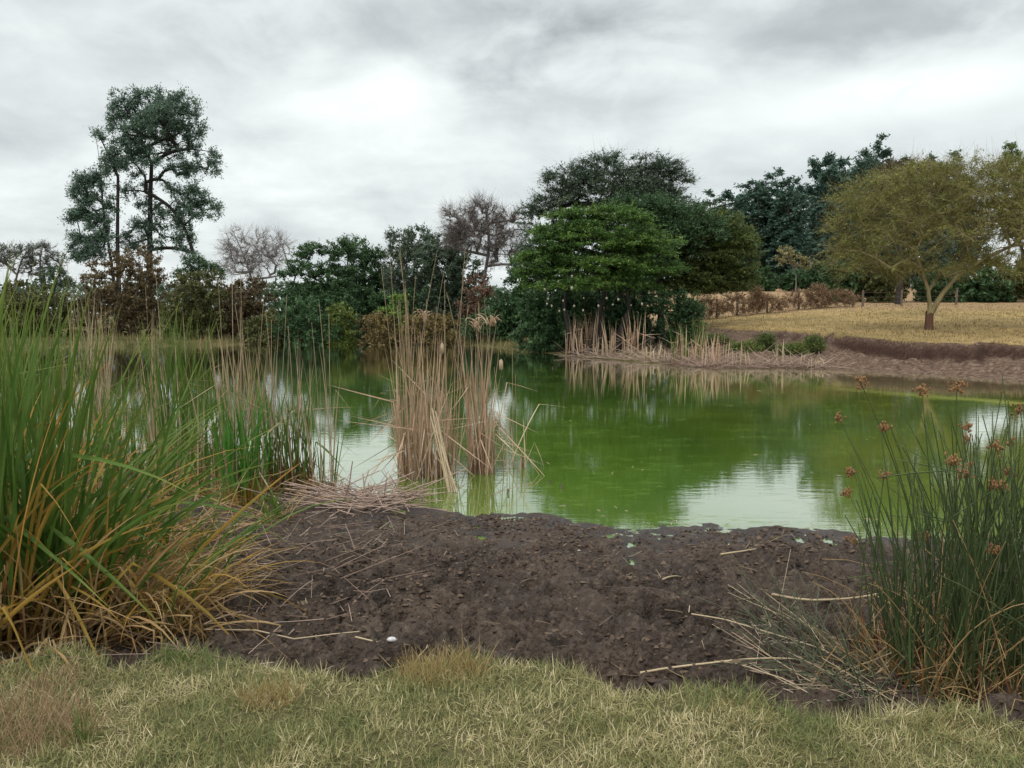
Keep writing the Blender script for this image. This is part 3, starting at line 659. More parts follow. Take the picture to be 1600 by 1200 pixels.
    tree('round_bush', 'small dark green bush at the edge of the dry field right of the domed acacias', D=41, bx=1062, lobes=[(1060, 480, 24, 22), (1080, 492, 18, 14)], mat=M_acd, bark=B_dark, seed=27, **{**kbush, 'nclus': 90, 'll': .13})
    # low bushes on the far shore
    tree('round_bush', 'round yellow-green bush on the far shore below the dark green tree', D=55, bx=535, lobes=[(530, 495, 20, 18)], mat=M_olv2, bark=B_brn, seed=28, **{**kbush, 'nclus': 80})
    tree('round_bush', 'dark olive bush overhanging the water left of the round yellow-green bush', D=55, bx=490, lobes=[(480, 500, 34, 28), (510, 515, 30, 18), (450, 505, 24, 24)], mat=M_acd, bark=B_brn, seed=29, **{**kbush, 'nclus': 170})
    tree('round_bush', 'low olive bush on the far shore behind the dry cattails', D=56, bx=420, lobes=[(425, 510, 30, 22), (400, 518, 24, 16)], mat=M_olv, bark=B_brn, seed=30, **{**kbush, 'nclus': 130})
    tree('lime_bush', 'small vivid lime-green bush glowing in the dark gap of the far treeline', D=56, bx=618, lobes=[(618, 472, 17, 12), (612, 490, 22, 8)], mat=M_lime, bark=B_brn, seed=31, **{**kbush, 'nclus': 45, 'nl': 8, 'flat': .5})
    tree('dry_bush', 'tan dry bush on the far shore left of the middle reeds', D=55, bx=590, lobes=[(585, 505, 22, 14), (610, 510, 18, 12)], mat=M_brn2, bark=B_brn, seed=32, **{**kbush, 'nclus': 80, 'nl': 7})
    tree('dry_bush', 'tan dry bush on the far shore behind the middle reeds', D=55, bx=660, lobes=[(650, 508, 26, 14), (690, 508, 26, 14)], mat=M_brn2, bark=B_brn, seed=33, **{**kbush, 'nclus': 90, 'nl': 7})
    tree('large_bush', 'dark bush behind the gap left of the middle reeds', D=62, bx=635, lobes=[(630, 480, 40, 28), (585, 478, 34, 26), (680, 480, 40, 30)], mat=M_acd, bark=B_dark, seed=34, **{**kbush, 'nclus': 260})
    tree('large_bush', 'dark bush filling the bank behind the round yellow-green bush', D=60, bx=530, lobes=[(520, 485, 40, 28), (465, 480, 40, 28)], mat=M_acd, bark=B_dark, seed=35, **{**kbush, 'nclus': 240})
    # plantation of narrow trees behind the dry field
    kp = dict(ntw=7, tw=1.0, nl=9, ll=0.42, lw=0.2, grow=1.5, flat=1.6, spread=0.6, jit=0.14, r_tip=0.02, lo=-1, depth=1.0, main=8, shell=.2, fork=.3, trunk_r=.22, lowpen=1.5)
    protos = []
    for v in range(4):
        rr = np.random.default_rng(90 + v); lb = []
        for i in range(9):
            t = i / 8; w = (17, 17, 18, 18, 16, 15, 12, 9, 5)[i] * rr.uniform(.85, 1.1)
            lb.append((1240 + rr.uniform(-5, 5), 432 - 176 * t, w, 15 if i < 8 else 12))
        protos.append(tree('plantation_tree', 'x', 'tree', 120, 1240, lb, M_pop, B_dark, 40 + v, nclus=200, **kp))
    rows = [(1100, 335, 'leftmost and lowest'), (1128, 322, 'second from the left'), (1152, 308, 'third from the left'), (1178, 298, 'fourth from the left'), (1206, 292, 'fifth from the left'), (1232, 286, 'just left of the first tall spire'),
            (1262, 250, 'with the first tall spire'), (1292, 266, 'between the two tall spires'), (1320, 262, 'just left of the second tall spire'), (1346, 238, 'with the highest spire'), (1378, 258, 'behind the left half of the yellow acacia'), (1412, 262, 'above the trunk of the yellow acacia'), (1450, 270, 'behind the middle of the yellow acacia'), (1495, 268, 'behind the right half of the yellow acacia'),
            (1115, 345, 'in the back row at its left end'), (1165, 318, 'in the back row below the fourth tree'), (1218, 302, 'in the back row left of the first spire'), (1276, 282, 'in the back row right of the first spire'), (1306, 280, 'in the back row in the dip between the spires'), (1334, 268, 'in the back row left of the highest spire'), (1362, 262, 'in the back row right of the highest spire')]
    rr = np.random.default_rng(7)
    for i, (px, ty, wh) in enumerate(rows):
        src = protos[i % 4]; Dd = 118 + rr.uniform(-6, 12) + (14 if i > 13 else 0)
        if i < 4: o = src
        else:
            o = src.copy(); COL.objects.link(o)
            for ch in list(src.children):
                c = ch.copy(); COL.objects.link(c); c.parent = o
        x = (px - 800) / F * Dd; z = H(x, Dd); o.location = (x, Dd, z)
        top = PD(px, ty - 12, Dd)[2] - z; sz = top / 18.9
        o.scale = (1.6 * Dd / 120, 1.5, sz); o.rotation_euler = (0, 0, rr.uniform(0, 6.28) if i >= 4 else 0)
        o['label'] = 'narrow blue-green plantation tree, ' + wh; o['group'] = 'narrow plantation trees'
    tree('tall_tree', 'tall mid-green tree top showing above the yellow acacia at the right edge', 'tree', 78, 1590, [(1580, 240, 16, 14), (1590, 262, 24, 18), (1600, 300, 34, 30), (1610, 350, 40, 40)], M_ac, B_dark, 45, nclus=220, ntw=7, nl=12, ll=.2, lw=.1, trunk_r=.3)
    tree('acacia_tree', 'dark olive acacia crown directly behind the top of the yellow acacia', 'tree', 62, 1400, [(1395, 275, 30, 18), (1430, 275, 36, 20), (1470, 285, 36, 20), (1400, 320, 50, 30)], M_brn, B_dark, 46, nclus=190, ntw=6, nl=6, bare=2, trunk_r=.25, fork=.4, tw=.8)
    # understorey behind the fence
    us = [(1150, 428, 30, 16, M_acd, 'left end'), (1192, 436, 22, 14, M_acd, 'below the small pale-yellow tree'), (1242, 440, 22, 14, M_acd, 'right of the small pale-yellow tree'), (1285, 436, 24, 22, M_acd, 'left of the yellow acacia'), (1315, 430, 28, 26, M_acd, 'under the left rim of the yellow tree'),
          (1380, 432, 40, 26, M_olv, 'left of the yellow acacia trunk'), (1480, 440, 40, 24, M_acd, 'right of the yellow acacia trunk'), (1545, 440, 40, 26, M_acd, 'near the right edge'), (1600, 440, 40, 28, M_olv, 'at the right edge')]
    for i, (px, py, w, h, m, wh) in enumerate(us):
        tree('field_bush', 'dark bush behind the dry field, ' + wh, D=(98 if px < 1300 else 66) , bx=px, lobes=[(px, py, w, h), (px - w * .5, py + h * .4, w * .7, h * .7)], mat=m, bark=B_dark, seed=50 + i, **{**kbush, 'nclus': 130, 'll': .3, 'lw': .15, 'group': 'bushes behind the field'})
    tree('flowering_tree', 'small tree with pale yellow leaves in front of the dark plantation', 'tree', 92, 1240, [(1225, 398, 14, 10), (1240, 410, 22, 12), (1262, 415, 14, 10)], M_yel, B_grey, 60, nclus=32, ntw=5, nl=4, ll=.26, lw=.2, trunk_r=.1, fork=.4, depth=.6)
    # the yellow fever acacia
    Df = 38.0; s = Df / F
    root = tree('yellow_acacia', 'broad yellow-olive acacia with a forked trunk and arching limbs on the dry field', 'tree', Df, 1450,
         [(1360, 330, 60, 40), (1330, 370, 40, 44), (1420, 300, 60, 34), (1480, 285, 60, 30), (1550, 290, 60, 34), (1600, 300, 60, 40), (1390, 380, 70, 40), (1480, 350, 90, 50), (1580, 360, 80, 44), (1650, 350, 60, 50),
          (1360, 415, 50, 22), (1420, 425, 50, 14), (1560, 420, 70, 24), (1650, 420, 40, 24), (1330, 400, 24, 24)], M_fev, B_fev, 61, nclus=820, ntw=7, tw=0.9, nl=7, ll=0.12, lw=0.045, grow=1.2, flat=.8, spread=.75, jit=.06,
         trunk_r=.17, depth=1.0, bare=3, twig_w=.007, r_tip=.009, main=14, lo=-.5, lowpen=.15, up=.16, shell=.4, droop=0.1,
         stems=[[(0, 0, 0), (-.02, 0, .6), (0.0, 0, 1.15), (-.12, 0, 2.0)], [(0.06, 0, .9), (.55, -.1, 1.9), (1.1, -.25, 2.7), (2.2, -.5, 3.5), (3.4, -.6, 4.1), (4.6, -.7, 4.35)]])
    V, Fq = frusta(np.array([[0, 0, -.1], [-.015, 0, .35]]), np.array([[-.015, 0, .35], [-.01, 0, .98]]), np.array([.25, .195]), np.array([.195, .178]), 12)
    V[-12:, 2] += np.random.default_rng(5).uniform(-.16, .10, 12)
    o = mk('trunk_base', V, Fq, B_rust, root, smooth=True); o['label'] = 'rusty dark lower part of the trunk'

def far_wood():
    rg = np.random.default_rng(44); n = 26000; px = rg.uniform(-500, 1110, n); Y = 98 + 14 * rg.random(n); x = (px - 800) / F * Y
    top = 2.5 + 5.5 * fbm(x * .09, x * 0 + 3, 5, 4) + 1.2 * (fbm(x * .5, Y * .3, 6, 2) - .5); z = H(x, Y) + top * rg.random(n) ** .6
    p = np.stack([x, Y, z], -1); q = rg.normal(size=p.shape); q /= np.linalg.norm(q, axis=1, keepdims=True); s_ = np.cross(q, rg.normal(size=p.shape)); s_ /= np.linalg.norm(s_, axis=1, keepdims=True); k = rg.uniform(.25, .6, (n, 1))
    V = np.stack([p - s_ * k * .5, p + s_ * k * .5, p + q * k], 1).reshape(-1, 3); ti = np.clip(rg.normal(.45, .2, n) + (fbm(x * .2, z * .3, 3) - .5) * 1.5, 0, 1)
    o = mk('distant_wood', V, np.arange(len(V)).reshape(-1, 3), M_acg, None, {'tint': np.repeat(ti, 3)}); tag(o, 'low distant wood closing the horizon behind the pond', 'wood', kind='stuff')
M_acb = leaf_mat('olive_acacia_leaves', [(0.1, (0.056, 0.077, 0.022)), (0.55, (0.106, 0.144, 0.037)), (1, (0.175, 0.225, 0.056))])
M_olv2 = leaf_mat('yellow_green_leaves', [(0.1, (0.07, 0.10, 0.02)), (0.6, (0.14, 0.18, 0.04)), (1, (0.22, 0.27, 0.07))])
M_brn2 = leaf_mat('tan_leaves', [(0.1, (0.12, 0.085, 0.035)), (0.6, (0.22, 0.165, 0.065)), (1, (0.30, 0.24, 0.10))])
trees()
far_wood()

# pale nests hanging in the shade under the domed acacias
def ico_rough(rng, r, sc=(1, 1, 1), jit=0.2):
    t = (1 + 5 ** .5) / 2
    v = np.array([(-1, t, 0), (1, t, 0), (-1, -t, 0), (1, -t, 0), (0, -1, t), (0, 1, t), (0, -1, -t), (0, 1, -t), (t, 0, -1), (t, 0, 1), (-t, 0, -1), (-t, 0, 1)], float)
    v /= np.linalg.norm(v[0]); v *= (1 + rng.uniform(-jit, jit, (12, 1))) * r; v *= np.array(sc)
    f = np.array([(0, 11, 5), (0, 5, 1), (0, 1, 7), (0, 7, 10), (0, 10, 11), (1, 5, 9), (5, 11, 4), (11, 10, 2), (10, 7, 6), (7, 1, 8), (3, 9, 4), (3, 4, 2), (3, 2, 6), (3, 6, 8), (3, 8, 9), (4, 9, 5), (2, 4, 11), (6, 2, 10), (8, 6, 7), (9, 8, 1)])
    return v, f

def simple_mat(name, c1, c2, scale=20, rough=.9):
    b = NB(name); n = b.noise(scale, 4, .6); return b.end(b.pbsdf(b.ramp(n, [(.35, c1), (.65, c2)]), rough, .2, b.bump(n, .6, .02)))
M_nest = simple_mat('straw_nest', (0.20, 0.18, 0.13), (0.36, 0.33, 0.26))
rng = np.random.default_rng(12)
nest_v, nest_f = ico_rough(rng, 0.062, (1, 1, 1.3), .35)
first = None
for (px, py) in [(894, 432), (893, 450), (851, 452), (872, 440), (855, 475), (862, 478), (882, 484), (897, 478), (874, 486), (911, 485), (856, 467), (880, 470), (935, 478), (958, 476), (966, 468), (986, 477), (1003, 475), (948, 466), (912, 466)]:
    Y = 37.4 + rng.uniform(-.5, .5); p = PD(px, py, Y)
    if first is None:
        o = mk('bird_nest', nest_v, nest_f, M_nest, smooth=True)
        first = o
    else:
        o = first.copy(); COL.objects.link(o)
    o.location = tuple(p); o.rotation_euler = (rng.uniform(-.2, .2), rng.uniform(-.2, .2), rng.uniform(0, 6)); s_ = rng.uniform(.7, 1.1); o.scale = (s_, s_, s_ * rng.uniform(.9, 1.3))
    tag(o, 'small pale straw nest hanging in the dark shade under the bright green acacia', 'nest', 'pale nests hanging under the acacia')
# threads that carry the nests
A = []; B = []
for o in [o for o in COL.objects if o.name.startswith('bird_nest')]:
    A.append(np.array(o.location)); B.append(np.array(o.location) + np.array([rng.uniform(-.1, .1), .1, rng.uniform(.5, .9)]))
    V, Fq = frusta(np.array([[0, 0, .06]]), np.array([[rng.uniform(-.05, .05), 0.05, rng.uniform(.6, .9)]]), np.array([.008]), np.array([.006]), 4)
    mk('hanging_thread', V, Fq, B_dark, o)

# ------------------------------------------------------------------ fence on the dry field
M_post = simple_mat('weathered_post', (0.10, 0.075, 0.06), (0.17, 0.13, 0.10))
def fence():
    pts = [(1082, 492), (1118, 484), (1150, 487), (1197, 480), (1246, 478), (1345, 473), (1405, 470), (1490, 468)]
    Y0 = 54.0; root = None; W = []
    for i, (px, py) in enumerate(pts):
        Y = Y0 + i * 0.9; x = (px - 800) / F * Y; z = H(x, Y)
        W.append(np.array([x, Y, z]))
    root = thing('wire_fence', 'thin wire fence with weathered wooden posts along the back of the dry field', 'fence', W[0])
    rg = np.random.default_rng(3)
    for w in W:
        b = w - W[0]; h = rg.uniform(1.15, 1.4); lx = rg.uniform(-.06, .06)
        V, Fq = frusta(np.array([b + [0, 0, -.2]]), np.array([b + [lx, 0, h]]), np.array([.085]), np.array([.07]), 6)
        top = np.array([[6, 7, 8, 9], [6, 9, 10, 11]])
        mk('post', V, np.concatenate([Fq, top]), M_post, root, smooth=False)
    for k in (.35, .7, 1.05):
        A = np.array([w - W[0] + [0, 0, k] for w in W[:-1]]); B = np.array([w - W[0] + [0, 0, k] for w in W[1:]])
        V, Fq = frusta(A, B, np.full(len(A), .008), np.full(len(A), .008), 4); mk('wire', V, Fq, M_post, root)
fence()

# ------------------------------------------------------------------ blades, stalks and reeds
def centre(base, az, L, lean, curve, kt, ka, seg, rng=None, power=1.6):
    """centre lines (N, seg+1, 3); kt = where the blade is kinked (2 = never), ka = added angle there"""
    N = len(az); t = (np.arange(seg) + .5) / seg
    th = lean[:, None] + curve[:, None] * t[None] ** power + np.where(t[None] > kt[:, None], ka[:, None], 0)
    st = (L / seg)[:, None]
    r = np.concatenate([np.zeros((N, 1)), np.cumsum(np.sin(th) * st, 1)], 1); z = np.concatenate([np.zeros((N, 1)), np.cumsum(np.cos(th) * st, 1)], 1)
    p = np.stack([base[:, None, 0] + r * np.sin(az)[:, None], base[:, None, 1] + r * np.cos(az)[:, None], base[:, None, 2] + z], -1)
    return p

def floor_clamp(p, f=0.012):
    g = np.maximum(H(p[..., 0], p[..., 1]), 0.0) + f
    p[..., 2] = np.maximum(p[..., 2], g); return p

def ribbon(p, width, rng, fold=0.25, tw=1.2, base_w=0.6):
    """V-folded leaf along centre lines; returns (N, nv, 3), faces for one, along"""
    N, S, _ = p.shape; t = np.arange(S) / (S - 1)
    prof = np.minimum(1, base_w + t * 3) * np.clip((1 - t) / .38, 0, 1) ** .8; prof = np.maximum(prof, .04)
    T = np.gradient(p, axis=1); T /= np.linalg.norm(T, axis=2, keepdims=True) + 1e-9
    a0 = rng.uniform(0, 2 * pi, N); side0 = np.stack([np.cos(a0), np.sin(a0), 0 * a0], -1)[:, None] + 0 * T
    s = side0 - T * (side0 * T).sum(2, keepdims=True); s /= np.linalg.norm(s, axis=2, keepdims=True) + 1e-9
    n = np.cross(T, s); ang = (rng.uniform(-tw, tw, N)[:, None] * t[None])[..., None]
    s2 = s * np.cos(ang) + n * np.sin(ang); n2 = np.cross(T, s2)
    w = (width[:, None] * prof[None])[..., None] * .5
    V = np.stack([p - s2 * w, p + n2 * w * fold * 2, p + s2 * w], 2).reshape(N, S * 3, 3)
    f = []
    for i in range(S - 1):
        a = i * 3; f += [(a, a + 1, a + 4, a + 3), (a + 1, a + 2, a + 5, a + 4)]
    return V, np.array(f), np.repeat(t, 3)

def tubes(p, rad, ns=5, taper=.5):
    N, S, _ = p.shape; t = np.arange(S) / (S - 1)
    T = np.gradient(p, axis=1); T /= np.linalg.norm(T, axis=2, keepdims=True) + 1e-9
    ref = np.array([0.31, 0.95, 0.05]); s = ref - T * (T @ ref)[..., None]; s /= np.linalg.norm(s, axis=2, keepdims=True) + 1e-9; n = np.cross(T, s)
    an = np.arange(ns) * 2 * pi / ns; r = (rad[:, None] * (1 - (1 - taper) * t)[None])[..., None, None]
    V = p[:, :, None] + (s[:, :, None] * np.cos(an)[:, None] + n[:, :, None] * np.sin(an)[:, None]) * r
    f = []
    for i in range(S - 1):
        for k in range(ns): a = i * ns; k2 = (k + 1) % ns; f.append((a + k, a + k2, a + ns + k2, a + ns + k))
    return V.reshape(N, S * ns, 3), np.array(f), np.repeat(t, ns)

def emit(root, name, V, f, al, tint, mat, single, stuff_name=None, org=None):
    """first `single` pieces as objects of their own, the rest joined as stuff"""
    N = len(V); org = np.array(root.location) if org is None else org
    V = V - org
    for i in range(min(single, N)):
        mk(name, V[i], f, mat, root, {'along': al, 'tint': np.full(len(al), tint[i])}, smooth=True)
    if N > single:
        k = N - max(single, 0); nv = V.shape[1]
        Fj = (f[None] + (np.arange(k) * nv)[:, None, None]).reshape(-1, f.shape[1])
        o = mk(stuff_name or (name + '_mass'), V[N - k:].reshape(-1, 3), Fj, mat, root, {'along': np.tile(al, k), 'tint': np.repeat(tint[N - k:], nv)}, smooth=True)
        o['kind'] = 'stuff'

M_cat = blade_mat('cattail_green', (0.22, 0.11, 0.035), (0.055, 0.160, 0.020), (0.26, 0.26, 0.05), (0.17, 0.24, 0.045))
M_catB = blade_mat('cattail_bright_green', (0.46, 0.25, 0.04), (0.055, 0.26, 0.03), (0.14, 0.24, 0.05), (0.12, 0.26, 0.04), b0=0.12, b1=0.27)
M_yelw = blade_mat('cattail_yellowing', (0.30, 0.14, 0.04), (0.34, 0.24, 0.045), (0.54, 0.25, 0.045), (0.52, 0.27, 0.06))
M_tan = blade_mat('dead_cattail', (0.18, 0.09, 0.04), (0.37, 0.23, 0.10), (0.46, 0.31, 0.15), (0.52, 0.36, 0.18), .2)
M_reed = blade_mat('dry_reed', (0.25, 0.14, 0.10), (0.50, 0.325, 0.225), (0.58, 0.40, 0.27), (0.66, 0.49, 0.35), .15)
M_reedg = blade_mat('greyish_dry_reed', (0.24, 0.17, 0.11), (0.39, 0.28, 0.18), (0.44, 0.34, 0.21), (0.54, 0.42, 0.28), .15)
M_rust = blade_mat('rusty_sheaths', (0.10, 0.035, 0.018), (0.22, 0.085, 0.035), (0.36, 0.18, 0.07), (0.30, 0.14, 0.06), .2)
M_rush = blade_mat('bulrush_green', (0.09, 0.09, 0.03), (0.024, 0.055, 0.017), (0.07, 0.11, 0.035), (0.085, 0.14, 0.05), .1)
M_rushb = blade_mat('fallen_bulrush', (0.08, 0.10, 0.06), (0.07, 0.115, 0.07), (0.13, 0.15, 0.09), (0.16, 0.16, 0.09), .1)
M_straw = blade_mat('pale_straw', (0.46, 0.34, 0.20), (0.52, 0.40, 0.25), (0.56, 0.44, 0.30), (0.66, 0.54, 0.38), .1)
M_pink = blade_mat('weathered_reed_litter', (0.30, 0.20, 0.17), (0.38, 0.27, 0.23), (0.46, 0.33, 0.27), (0.56, 0.42, 0.34), .1)
M_head = simple_mat('brown_flower_head', (0.17, 0.09, 0.04), (0.32, 0.18, 0.085), 60)

def bundle(root, rng, name, mat, n, single, c, rad, L, lean, curve, width, az=None, azs=pi, kink=0.0, ka=(0.8, 1.9), seg=9, kind='ribbon', stuff=None, el=1.0, lowz=0, power=1.6, kr=(.35, .8)):
    """n blades round c; az = favoured heading (radians clockwise from +Y), azs its spread"""
    a = rng.uniform(0, 2 * pi, n); q = rad * np.sqrt(rng.random(n)); bx = c[0] + q * np.cos(a) * el; by = c[1] + q * np.sin(a)
    bz = np.maximum(H(bx, by), -0.15) - 0.02
    az_ = rng.uniform(0, 2 * pi, n) if az is None else az + rng.normal(0, azs, n)
    le = rng.uniform(*lean, n); cu = rng.uniform(*curve, n); Ls = rng.uniform(*L, n); k = rng.random(n) < kink
    kt = np.where(k, rng.uniform(*kr, n), 2); kk = rng.uniform(*ka, n)
    p = floor_clamp(centre(np.stack([bx, by, bz], -1), az_, Ls, le, cu, kt, kk, seg, power=power)) if lowz == 0 else centre(np.stack([bx, by, bz], -1), az_, Ls, le, cu, kt, kk, seg, power=power)
    w = rng.uniform(*width, n)
    if kind == 'ribbon': V, f, al = ribbon(p, w, rng)
    else: V, f, al = tubes(p, w * .5, 5 if kind == 'tube' else 3)
    emit(root, name, V, f, al, rng.random(n), mat, single, stuff)
    return p

def clumps():
    R = lambda s: np.random.default_rng(s)
    # ---------- left foreground cattails
    spec = [
        # px, py, label, greens, length, spread az, lean
        (-40, 1035, 'dense tall cattail clump at the left edge of the picture, nearest the camera', 95, (1.7, 2.5), 0.26, .5, 101),
        (55, 1010, 'tall green cattail clump left of the gap in the turf, rusty sheaths at its foot', 85, (1.5, 2.35), 0.24, .6, 102),
        (140, 985, 'cattail clump with long leaves arching to the right over the mud', 60, (1.2, 2.05), 0.24, .8, 103),
        (20, 880, 'upright cattail clump behind the nearest one at the left edge', 90, (1.8, 2.55), 0.35, .3, 104),
        (120, 830, 'mixed green and yellow cattail clump in the second row on the left', 48, (1.0, 1.8), 0.28, .5, 105),
        (215, 900, 'lower cattail clump bending over its own yellow dead leaves', 45, (.9, 1.55), 0.25, .9, 106),
    ]
    for (px, py, lab, ng, L, rad, am, sd) in spec:
        up_ = sd in (101, 102, 104, 105); ng = int(ng * (1 if up_ else .7))
        rg = R(sd); c = G(px, py); root = thing('cattail_clump', lab, 'cattails', c, 'cattails on the left shore')
        bundle(root, rg, 'leaf', M_cat, int(ng * .70), int(ng * .55), c, rad, L, (0.0, .20) if up_ else (.05, .5), (0.0, 0.5) if up_ else (.1, 1.1), (.014, .032), az=pi / 2, azs=1.8, kink=.10, stuff='leaves')
        bundle(root, rg, 'yellow_leaf', M_yelw, int(ng * .42), 26, c, rad, (L[0] * .55, L[1] * .8), (.1, .8), (.2, 1.4), (.014, .026), az=pi / 2, azs=1.2, kink=.35, stuff='yellow_leaves')
        bundle(root, rg, 'dead_leaf', M_tan, int(ng * .55), 22, c, rad * 1.15, (.6, 1.3), (.15, 1.0), (.5, 1.9), (.008, .017), az=pi / 2, azs=1.3, kink=.5, stuff='dead_leaves')
        bundle(root, rg, 'sheath', M_rust, int(ng * .45), 0, c, rad * .9, (.25, .6), (0, .35), (0, .7), (.014, .028), stuff='rusty_sheaths', seg=5)
        bundle(root, rg, 'thatch', M_tan, 90, 0, c, rad * 1.4, (.3, .8), (1.0, 1.6), (-.2, .5), (.005, .012), stuff='fallen_thatch', seg=5)
    for (px, py, lab, sd) in [(95, 960, 'loose crossing cattail leaves leaning right in front of the tall green clumps', 107), (30, 1005, 'dark rusty base of old cattail leaves at the very left edge', 108)]:
        rg = R(sd); c = G(px, py); root = thing('cattail_clump', lab, 'cattails', c, 'cattails on the left shore')
        bundle(root, rg, 'leaf', M_cat, 26, 26, c, .3, (1.3, 2.1), (.25, .75), (.3, .9), (.014, .030), az=pi / 2, azs=.5, kink=.1)
        bundle(root, rg, 'dead_leaf', M_tan, 60, 30, c, .35, (.5, 1.3), (.1, .9), (.3, 1.5), (.009, .018), kink=.5, stuff='dead_leaves')
        bundle(root, rg, 'sheath', M_rust, 60, 0, c, .3, (.35, .8), (0, .4), (0, .7), (.016, .03), stuff='rusty_sheaths', seg=5)
    # long arching leaves crossing in front
    rg = R(140); c = G(205, 985); root = thing('cattail_clump', 'golden-brown heap of bent dead cattail leaves where the cattails meet the open mud', 'cattails', c, 'cattails on the left shore')
    bundle(root, rg, 'dead_leaf', M_tan, 170, 80, c, .38, (.55, 1.1), (.35, 1.1), (.6, 1.8), (.008, .016), az=pi / 2 + .35, azs=.8, kink=.35, stuff='dead_leaves')
    bundle(root, rg, 'yellow_leaf', M_yelw, 36, 36, c, .38, (.6, 1.2), (.35, 1.0), (.4, 1.5), (.009, .016), az=pi / 2 + .2, azs=.8, kink=.35)
    bundle(root, rg, 'leaf', M_cat, 16, 16, c, .34, (.9, 1.5), (.35, .85), (.3, 1.2), (.010, .017), az=pi / 2, azs=.7, kink=.2)
    rg = R(141); c = G(255, 930); root = thing('cattail_clump', 'flattened straw-coloured cattail leaves at the right tip of the foreground cattails', 'cattails', c, 'cattails on the left shore')
    bundle(root, rg, 'dead_leaf', M_tan, 150, 60, c, .40, (.5, 1.0), (.7, 1.35), (.3, 1.3), (.007, .014), az=pi / 2 + .3, azs=1.0, kink=.4, stuff='dead_leaves')
    bundle(root, rg, 'leaf', M_cat, 26, 26, c, .35, (.6, 1.1), (.3, .9), (.3, 1.2), (.009, .015), az=pi / 2, azs=.9, kink=.2)
    rg = R(142); c = G(225, 860); root = thing('cattail_clump', 'thin tangle of green and straw leaves behind the heap of dead leaves', 'cattails', c, 'cattails on the left shore')
    bundle(root, rg, 'dead_leaf', M_tan, 150, 50, c, .7, (.5, 1.1), (.4, 1.35), (.3, 1.5), (.007, .014), kink=.5, stuff='dead_leaves')
    bundle(root, rg, 'leaf', M_cat, 50, 50, c, .6, (.5, 1.1), (.1, .9), (.2, 1.2), (.008, .015), az=pi / 2, azs=1.2, kink=.2, stuff='leaves')
    # ---------- middle distance on the left
    def mid(px, py, lab, sd, g=(40, (1.2, 1.7)), gm=M_cat, t=(30, (1.5, 2.3)), wisp=0, base=20, rad=.25, el=1.0, dead=40, lean=.14):
        rg = R(sd); c = G(px, py); root = thing('cattail_clump', lab, 'cattails', c, 'cattails in the shallows on the left')
        if g[0]: bundle(root, rg, 'leaf', gm, g[0], min(g[0], 45), c, rad, g[1], (0, lean + .06), (0, .45), (.013, .025), kink=.08, stuff='leaves', el=el)
        if t[0]: bundle(root, rg, 'dry_stalk', M_reedg, t[0], min(t[0], 40), c, rad * 1.1, t[1], (0, lean), (0, .16), (.010, .020), kink=.14, stuff='dry_stalks', el=el, ka=(.8, 2.4))
        if wisp: bundle(root, rg, 'thin_stalk', M_reedg, wisp, wisp, c, rad, (t[1][1], t[1][1] * 1.28), (0, .10), (0, .1), (.009, .013), el=el, kind='tube')
        if base: bundle(root, rg, 'sheath', M_rust if gm is not M_catB else M_yelw, base, 0, c, rad * .9, (.25, .5), (0, .3), (0, .6), (.02, .035), stuff='sheaths', seg=5, el=el)
        if dead: bundle(root, rg, 'dead_leaf', M_tan, dead, min(dead, 14), c, rad * 1.5, (.35, .9), (.5, 1.5), (0, 1.0), (.007, .014), kink=.3, stuff='dead_leaves', el=el)
        return root
    mid(380, 788, 'bright green cattail clump with orange base at the mud edge', 150, (85, (.9, 1.6)), M_catB, (14, (1.5, 2.2)), 2, 24, .22, dead=60)
    mid(395, 762, 'brown dry cattail stand directly behind the bright green clump', 151, (12, (1.4, 1.9)), M_cat, (52, (1.5, 2.2)), 3, 16, .28)
    mid(455, 765, 'cattail clump with orange sheaths at its foot right of the bright green one', 152, (60, (.9, 1.6)), M_cat, (20, (1.1, 2.0)), 4, 40, .28, dead=60)
    mid(505, 772, 'few tall straw stalks standing alone at the edge of the open water', 153, (8, (.6, 1.2)), M_cat, (9, (1.3, 1.9)), 3, 0, .16, dead=30)
    mid(345, 742, 'dark green narrow cattail clump left of the bright green one', 154, (50, (1.0, 1.9)), M_cat, (8, (1.6, 2.4)), 1, 12, .25)
    mid(278, 705, 'tall green cattail clump standing in the water between two white reflections', 155, (90, (1.7, 2.75)), M_cat, (10, (1.8, 2.6)), 0, 20, .36)
    mid(245, 690, 'grey dry cattail stalks left of the tall green clump in the water', 156, (12, (1.0, 2.0)), M_cat, (22, (1.8, 2.5)), 2, 12, .25)
    mid(145, 655, 'dry brown cattail stand rising behind the foreground leaves on the left', 157, (22, (1.4, 2.4)), M_cat, (60, (2.1, 2.9)), 3, 10, .35)
    mid(90, 700, 'green cattail clump in the water behind the left foreground clumps', 158, (70, (1.6, 2.6)), M_cat, (14, (1.5, 2.4)), 0, 12, .45)
    mid(190, 740, 'low mixed cattail clump in the shallows behind the leaning leaves', 159, (50, (.7, 1.5)), M_cat, (22, (.8, 1.6)), 0, 16, .45, dead=90)
    mid(300, 770, 'low bushy cattail clump at the mud edge left of the bright green one', 160, (48, (.6, 1.3)), M_cat, (20, (.7, 1.4)), 0, 20, .4, dead=90)
    mid(20, 740, 'cattail clump at the left edge standing in the second row', 161, (80, (1.6, 2.5)), M_cat, (10, (1.5, 2.3)), 0, 12, .4)
    mid(430, 815, 'small sparse green tuft on the mud in front of the orange-based cattails', 162, (14, (.3, .6)), M_cat, (0, (1, 1)), 0, 0, .12, dead=30, lean=.4)
